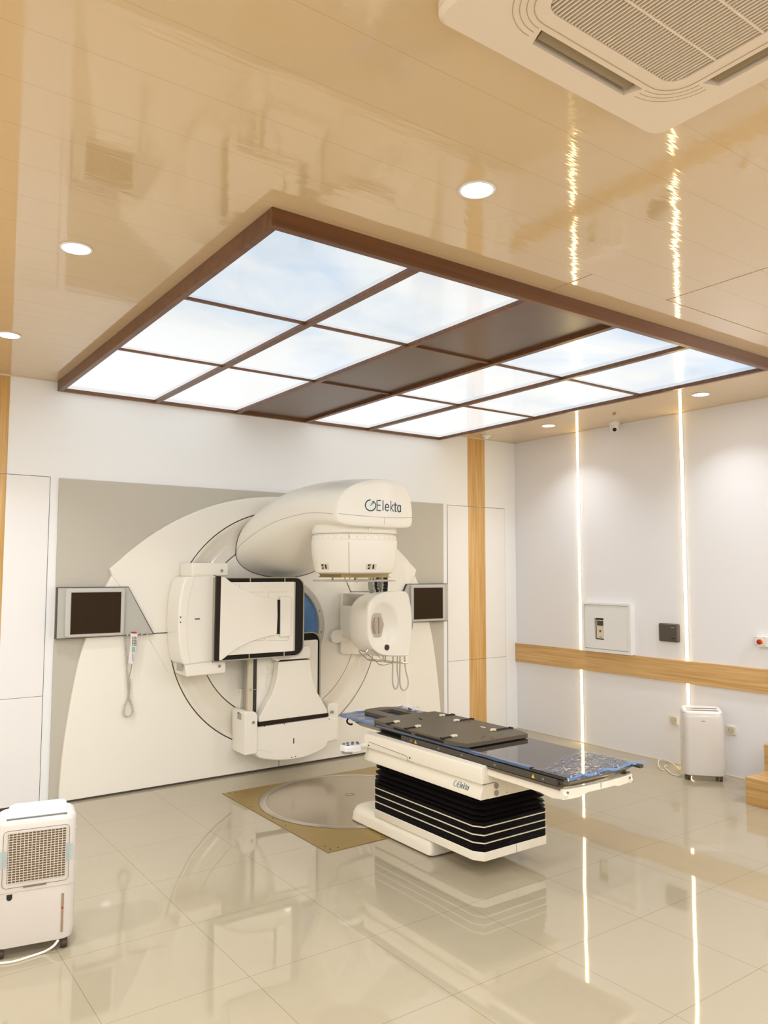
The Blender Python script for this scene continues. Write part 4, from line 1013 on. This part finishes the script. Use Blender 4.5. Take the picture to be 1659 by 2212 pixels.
r2_ = nd(nt_, 'ShaderNodeValToRGB'); nt_.links.new(n_.outputs['Fac'], r2_.inputs['Fac'])  # glassy white glints painted into the film's colour and opacity as noise streaks
r2_.color_ramp.elements[0].position = .52; r2_.color_ramp.elements[0].color = (.10, .20, .42, 1); r2_.color_ramp.elements[1].position = .68; r2_.color_ramp.elements[1].color = (.75, .82, .92, 1)
nt_.links.new(r2_.outputs[0], nt_.nodes['Principled BSDF'].inputs['Base Color'])
def filmgrid(bm, fn, nu, nv):
    g = [[bm.verts.new(fn(i/nu, j/nv)) for j in range(nv+1)] for i in range(nu+1)]
    for i in range(nu):
        for j in range(nv): bm.faces.new((g[i][j], g[i+1][j], g[i+1][j+1], g[i][j+1]))
from mathutils import noise as NZ
def wr(x, y, s=18, a=.005): return a*(NZ.noise(Vector((x*s, y*s, 1.3)))+.5*NZ.noise(Vector((x*s*2.7, y*s*2.3, 4.1)))+1.0)
PF = thing('plastic_film', 'crinkled clear blue-tinted protective film at the empty foot end of the couch top', 'plastic film', (CX, -3.25, .664))
PH = thing('plastic_film', 'dark blue protective film under the slotted head end of the positioning board', 'plastic film', (CX, -1.8, .664))
bm = BM()
def f1(u, v):
    x = CX-.262+.530*u; edge = -3.12-.20*(1-u)*0-.05*math.sin(u*5+1)-.13*(1-u)*.3; y = edge+(-3.418-edge)*v
    z = .664+wr(x, y)*min(1, v*3)
    if v > .93: z -= (v-.93)*.25
    return (x+.004*math.sin(v*30), y+.006*math.sin(x*40), z)
filmgrid(bm, f1, 60, 44); obj('foot_end_film', bm, FILMC, PF, smooth=25)
bm = BM()
def f2(u, v):
    x = CX-.285+.56*u; y = -1.40-.42*v; d_ = max(0, abs(u-.5)-.46)*2.0
    y += .01*math.sin(u*9); ax = abs(x-CX)
    under = (y < -1.74 and ax < .275) or (y < -1.41 and ax < .15)
    z = .6648+(.0004 if under else wr(x, y, 14, .0035)+(.004 if v < .1 else 0)) - (.010 if ax > .272 else 0)
    return (x, y, z)
filmgrid(bm, f2, 66, 50); obj('head_end_film', bm, mat('film_head_blue', (.10, .17, .33), .22, coat=.5), PH, smooth=25)
bm = BM()
def f3(u, v):
    y = -1.82-1.34*u; w_ = .004+.018*abs(NZ.noise(Vector((y*4, 2, 2))))+.014
    if v < .5: return (CX-.262+w_*(1-v*2)*1.2, y, .6652+.0008*NZ.noise(Vector((y*30, v, 0))))
    return (CX-.263-.002*NZ.noise(Vector((y*20, 0, 0))), y, .6645-(v-.5)*2*(.010+.010*abs(NZ.noise(Vector((y*6, 5, 1))))))
filmgrid(bm, f3, 120, 6); obj('edge_film', bm, mat('film_edge_blue', (.05, .10, .22), .2, coat=.5), PH, smooth=40)
bm = BM()
def f4(u, v):
    x = CX+.20+.14*u; y = -3.385-.06*v; return (x, y+.015*math.sin(u*6), .664+.004-.012*max(0, u-.8)*5+.004*NZ.noise(Vector((x*30, y*30, 0))))
filmgrid(bm, f4, 14, 8); obj('corner_film', bm, mat('film_corner_blue', (.07, .20, .45), .15, coat=.6, alpha=.85), PF, smooth=40)
bm = BM()
def f7(u, v):
    x = CX-.255+.51*u; y = -3.408-.006*v; k = .008+.016*abs(NZ.noise(Vector((x*7, 3, 8))))
    return (x, y+.004*math.sin(x*60), .668-k*v+.004*math.sin(x*35))
filmgrid(bm, f7, 70, 5); obj('hanging_edge_film', bm, MATS['film_corner_blue'], PF, smooth=40)
# crumpled paper by the head end
bm = BM()
q = onz(880, 1531, .70)
def f5(u, v): return (q.x-.03+.055*u+.01*math.sin(v*7), q.y-.03+.05*v, .692+.045*(1-abs(u-.35)*1.6)*(.6+.4*math.sin(v*3)))
filmgrid(bm, f5, 4, 4)
def f6(u, v): return (q.x+.03+.075*u, q.y-.03+.05*v, .692+.012*abs(math.sin(u*3+v)))
filmgrid(bm, f6, 3, 3)
o = obj('paper_scrap', bm, mat('paper_white', (.72, .73, .78), .6), smooth=15); tag(o, 'crumpled white paper scrap beside the slotted head end of the positioning board', 'paper')
sm = o.modifiers.new('thick', 'SOLIDIFY'); sm.thickness = .0008

# ------------------------------------------------------------------ right wall equipment
t = thing('wall_cabinet', 'white square wall cabinet with a small viewing window, above the oak board', 'cabinet', (-.045, -1.25, 1.12))
bm = BM()
yA, yB, zA, zB = -1.495, -.952, .888, 1.347; xf_ = -.060
for a in ((yA, yA+.028, zA, zB), (yB-.012, yB, zA, zB), (yA+.028, yB-.012, zB-.018, zB), (yA+.028, yB-.012, zA, zA+.026)): box(bm, xf_, 0, a[0], a[1], a[2], a[3])
obj('cabinet_frame', bm, WHITEP, t)
bm = BM(); box(bm, xf_+.006, -.012, yA+.032, yB-.015, zA+.032, zB-.021); dr_ = obj('cabinet_door', bm, WHITEP, t, bevel=.001)
c = BM(); box(c, -.2, -.03, -1.188, -1.080, 1.002, 1.204); cutw(dr_, c)
bm = BM(); box(bm, -.030, -.011, -1.186, -1.082, 1.004, 1.202)
obj('window_recess', bm, GREYD, t)
bm = BM(); box(bm, -.048, -.029, -1.184, -1.100, 1.014, 1.190); dv = obj('breaker_unit', bm, IVORY, t, bevel=.003)
bm = BM(); box(bm, -.0495, -.04, -1.180, -1.108, 1.135, 1.180); box(bm, -.0495, -.04, -1.156, -1.134, 1.025, 1.031); obj('breaker_glass', bm, GREYD, dv)
bm = BM(); box(bm, -.0495, -.04, -1.154, -1.134, 1.074, 1.094); obj('red_mark', bm, RED, dv)
bm = BM(); 
for a in ((yA+.028, yB-.012, zB-.021, zB-.018), (yA+.028, yA+.032, zA+.026, zB-.018), (yA+.028, yB-.012, zA+.026, zA+.032)): box(bm, xf_+.008, xf_+.02, *a)
obj('door_gap', bm, mat('gap_grey', (.34, .33, .31), .5), dr_)

t = thing('junction_box', 'dark grey square box mounted on the right wall beside the LED strip', 'wall box', (-.02, -1.86, 1.115))
bm = BM(); P = rrect(-1.955, -1.765, 1.036, 1.192, .012, 4); Q_ = rrect(-1.945, -1.775, 1.046, 1.182, .01, 4)
loft(bm, [[(0, a, b) for a, b in P], [(-.026, a, b) for a, b in P], [(-.034, a, b) for a, b in Q_]]); jb = obj('box_body', bm, mat('box_dark', (.085, .068, .055), .4), t, smooth=30)
bm = BM(); box(bm, -.0348, -.033, -1.925, -1.890, 1.158, 1.161); obj('small_print', bm, WHITEP, jb)
bm = BM(); box(bm, -.0348, -.033, -1.925, -1.895, 1.064, 1.070); obj('small_mark', bm, BLACK, jb)

t = thing('emergency_button', 'red mushroom emergency stop button on a small white wall box', 'emergency button', (-.03, -2.69, 1.10))
bm = BM(); box(bm, -.045, 0, -2.755, -2.645, 1.058, 1.138); eb_ = obj('button_box', bm, WHITEP, t, bevel=.003)
bm = BM()
for y, z in ((-2.655, 1.068), (-2.655, 1.128), (-2.718, 1.068), (-2.718, 1.128)): lathe(bm, [(.003, -.0465), (.003, -.044)], (0, y, z), 'x', 8)
obj('box_screws', bm, SEAM, eb_)
bm = BM(); lathe(bm, [(.020, -.058), (.020, -.045)], (0, -2.695, 1.098), 'x', 24); obj('yellow_collar', bm, YELLOW, t)
bm = BM(); lathe(bm, [(.010, -.055), (.012, -.068), (.0195, -.070), (.0195, -.078), (.012, -.084)], (0, -2.695, 1.098), 'x', 24); obj('red_button', bm, RED, t)

def outlet(y, z, label):
    t = thing('power_outlet', label, 'socket', (-.01, y, z), group='wall sockets behind the portable air conditioner')
    bm = BM(); P = rrect(y-.041, y+.041, z-.037, z+.037, .01, 4); Q_ = rrect(y-.036, y+.036, z-.032, z+.032, .008, 4)
    loft(bm, [[(0, a, b) for a, b in P], [(-.009, a, b) for a, b in P], [(-.013, a, b) for a, b in Q_]]); pl_ = obj('face_plate', bm, mat('socket_ivory', (.72, .66, .52), .35), t, smooth=30)
    bm = BM(); lathe(bm, [(.021, -.0145), (.021, -.012), (.0185, -.012), (.0185, -.0145)], (0, y, z), 'x', 24, False, False); box(bm, -.0145, -.012, y-.009, y-.006, z-.003, z+.003); box(bm, -.0145, -.012, y+.006, y+.009, z-.003, z+.003); box(bm, -.0145, -.012, y-.004, y+.004, z-.018, z-.014)
    obj('socket_ring', bm, mat('socket_shadow', (.30, .26, .19), .5), pl_)
outlet(-1.878, .366, 'ivory wall socket left of the white portable air conditioner')
outlet(-2.400, .366, 'ivory wall socket right of the white portable air conditioner')

# oak steps by the right edge
t = thing('wooden_step', 'low oak veneered step block, the lower of two by the right wall', 'step', (-.31, -3.2, 0), group='oak step blocks')
bm = BM(); box(bm, -.622, -.004, -3.75, -2.862, 0, .190); obj('step_block', bm, OAKS, t, bevel=.0015)
t = thing('wooden_step', 'upper oak step block set back on the lower one by the right wall', 'step', (-.17, -3.2, .19), group='oak step blocks')
bm = BM(); box(bm, -.343, -.004, -3.75, -2.851, .1905, .376); obj('step_block', bm, OAKS, t, bevel=.0015)

# portable air conditioner by the right wall (front faces the camera)
def portable_ac():
    A = math.atan2(-.23, .21); loc = (-.235, -2.285, 0)
    t = thing('portable_air_conditioner', 'white portable air conditioner on castors standing by the right wall', 'air conditioner', loc, A, world=False)
    hw, d0, d1 = .158, -.105, .105
    def sec(z, ins, front=0):
        return [(a, b, z) for a, b in rrect(-hw+ins, hw-ins, d0+ins+front, d1-ins, .05-ins*.5, 6)]
    def slope(b):
        for v in b.verts: v.co.z += max(0, min(1.4, (v.co.z-.38)/.15))*(v.co.y-d0)*.13-max(0, min(1, (v.co.z-.38)/.15))*.018
        return b
    bm = BM(); loft(bm, [sec(.035, .016), sec(.045, .004), sec(.10, 0), sec(.38, .002), sec(.50, .006), sec(.522, .010), sec(.535, .020)]); slope(bm)
    body = obj('body', bm, WHITEG, t, smooth=40)
    bm = BM(); loft(bm, [[(a, b, .534) for a, b in rrect(-.150, .150, -.085, .085, .045, 6)], [(a, b, .548) for a, b in rrect(-.144, .144, -.078, .078,  .042, 6)]]); slope(bm); tp = obj('top_panel', bm, WHITEP, t, bevel=.003)
    for y in (-.045, .005):
        bm = BM(); prism(bm, rrect(-.118, .118, y-.010, y+.010, .009, 4), .5465, .5492, 'xy'); slope(bm); obj('air_outlet', bm, mat('outlet_grey', (.20, .18, .15), .4), tp)
    bm = BM()
    for a, b in ((-.018, -.012), (-.0105, -.005), (-.0035, .002), (.0035, .010)): box(bm, a, b, d0+.0045, d0+.0065, .461, .4675)
    obj('small_emblem', bm, mat('emblem_grey', (.28, .24, .20), .5), body)
    bm = BM(); tube(bm, [(.06, d0-.0002, .16), (.072, d0-.0002, .159)], .001, 4); obj('scratch', bm, GREYD, body)
    for x in (-.115, .12):
        for y in (-.075, .075):
            bm = BM(); lathe(bm, [(.016, -.010), (.018, -.008), (.018, .008), (.016, .010)], (x, y, .0185), 'x', 16); box(bm, x-.012, x+.012, y-.012, y+.012, .025, .04); obj('castor', bm, RUBBER, t)
    # cord on the floor, in world coordinates converted to the unit's own
    M = Matrix.Translation(loc) @ Matrix.Rotation(A, 4, 'Z'); Mi = M.inverted()
    pts = [(-.19, -2.02, .06), (-.18, -1.97, .035), (-.16, -1.86, .03), (-.10, -1.76, .045), (-.055, -1.72, .055), (-.10, -1.76, .03), (-.22, -1.86, .008), (-.30, -1.95, .006)]
    w1 = [onz(1468, 1664, .012), onz(1461, 1655, .02), onz(1446, 1645, .03), onz(1434, 1640, .03), onz(1424, 1642, .02), onz(1422, 1651, .006), onz(1427, 1661, .006), onz(1436, 1664, .006)]
    w2 = [onz(1472, 1674, .008), onz(1463, 1675, .005), onz(1450, 1671, .005), onz(1440, 1662, .006), onz(1436, 1656, .01), onz(1438, 1653, .012), onz(1443, 1657, .008)]
    for wv in (w1, w2):
        bm = BM(); tube(bm, [Mi @ p for p in spline(wv, 8)], .0045, 8); obj('power_cord', bm, CORDW, t)
portable_ac()

# dehumidifier at the left
def dehumidifier():
    A = math.radians(-10.4); loc = (-5.189, -2.168, 0)
    t = thing('dehumidifier', 'white dehumidifier with a brown grid filter on castors at the left edge', 'dehumidifier', loc, A, world=False)
    hw, d0, d1, ht = .165, -.112, .112, .570
    def sec(z, ins): return [(a, b, z) for a, b in rrect(-hw+ins, hw-ins, d0+ins, d1-ins, .055-ins*.5, 8)]
    bm = BM(); loft(bm, [sec(.038, .02), sec(.046, .006), sec(.08, 0), sec(.30, .0), sec(.548, .002), sec(.562, .007), sec(ht, .018)])
    body = obj('body', bm, WHITEG, t, smooth=40)
    bm = BM(); loft(bm, [[(a, b, ht-.001) for a, b in rrect(-.147, .147, -.094, .094, .045, 8)], [(a, b, ht+.003) for a, b in rrect(-.142, .142, -.089, .089, .043, 8)]]); obj('top_panel', bm, WHITEP, t)
    bm = BM(); prism(bm, rrect(-.120, .122, -.094, -.082, .005, 4), ht+.001, ht+.0055, 'xy'); obj('outlet_slot', bm, mat('slot_slate', (.19, .19, .20), .35), t)
    # tilted flap
    bm = BM(); P = rrect(-.117, .118, 0, .105, .028, 6, (1, 1, 0, 0))
    def fl(u, v, o_): return (u+.006*v/.1, -.076+v*.86-o_*.35, ht+.003+v*.36+o_*.9)
    loft(bm, [[fl(u, v, 0) for u, v in P], [fl(u, v, -.008) for u, v in P]]); obj('outlet_flap', bm, WHITEP, t, bevel=.002)
    # filter frame and grid
    yf = d0-.0008
    FX0, FX1, FZ0, FZ1 = -.129, .133, .294, .531
    bm = BM(); tube(bm, [(a, yf, b) for a, b in rrect(FX0, FX1, FZ0, FZ1, .018, 6)], .0011, 5, closed=True); obj('filter_frame_line', bm, SEAM, t)
    gx0, gx1, gz0, gz1 = -.111, .119, .314, .520
    bm = BM(); box(bm, gx0, gx1, yf-.0012, yf+.002, gz0, gz1); obj('filter_mesh', bm, mat('filter_brown', (.15, .085, .025), .6), t)
    bm = BM(); nx, nz = 15, 20
    xs = [gx0+.004+(gx1-gx0-.004)*i/nx for i in range(nx+1)]
    for x in xs: box(bm, x-.0013, x+.0013, yf-.0032, yf, gz0-.002, gz1+.002)
    for j in range(nz+1):
        z = gz0+(gz1-gz0)*j/nz; box(bm, gx0-.001, gx1+.001, yf-.0032, yf, z-.0013, z+.0013)
    obj('filter_grid', bm, WHITEG, t)
    bm = BM(); box(bm, -.046, .045, yf-.002, yf+.002, .288, .296); obj('filter_notch', bm, SEAM, t)
    bm = BM(); tube(bm, [(-.155, yf, .275), (.14, yf, .275), (.155, yf+.008, .275)], .0009, 5); obj('tank_line', bm, mat('line_light', (.45, .36, .27), .5), t)
    bm = BM(); P = [(-.109, .268), (-.087, .268), (-.087, .254)]+[(-.098+.011*math.cos(-PI*i/8), .254+.011*math.sin(-PI*i/8)) for i in range(9)]+[(-.109, .254)]
    prism(bm, P, yf-.001, yf+.002); obj('drain_port', bm, mat('port_black', (.01, .012, .014), .3), t)
    bm = BM(); box(bm, .108, .118, yf-.0012, yf+.002, .077, .240); wg = obj('water_gauge', bm, mat('gauge_brown', (.34, .24, .15), .25), t)
    bm = BM(); lathe(bm, [(.0045, yf-.003), (.0045, yf)], (.113, 0, .179), 'y', 12); obj('gauge_float', bm, RED, wg)
    for x in (-.131, .134): 
        bm = BM(); box(bm, x-.014, x+.014, yf-.0045, yf-.0034, .380, .450); obj('tape_strip', bm, TAPE, t)
    bm = BM(); P = rrect(-.028, .028, .480, .520, .015, 6); 
    bm = BM(); lathe(bm, [(.026, -.001), (.024, .0015)], (hw+.0, -.03, .492), 'x', 20)
    for v in bm.verts: v.co.z = .492+(v.co.z-.492)*(1.0 if v.co.z < .492 else .15)
    obj('side_grip', bm, mat('grip_shadow', (.62, .60, .60), .4), t)
    for x in (-.125, .125):
        for y in (-.085, .085):
            bm = BM(); lathe(bm, [(.015, -.014), (.018, -.011), (.018, .011), (.015, .014)], (x, y, .0185), 'x', 16); box(bm, x-.012, x+.012, y-.010, y+.010, .028, .045); obj('castor', bm, RUBBER, t)
    M = Matrix.Translation(loc) @ Matrix.Rotation(A, 4, 'Z'); Mi = M.inverted()
    wv = [Mi.inverted() @ Vector((.10, d0+.004, .042)), onz(115, 2044, .03), onz(95, 2056, .008), onz(60, 2068, .005), onz(30, 2077, .005), onz(0, 2081, .005), onz(-40, 2083, .005), onz(-80, 2090, .005)]
    bm = BM(); tube(bm, [Mi @ p for p in spline(wv, 8)], .0052, 8); obj('power_cord', bm, CORDW, t)
dehumidifier()
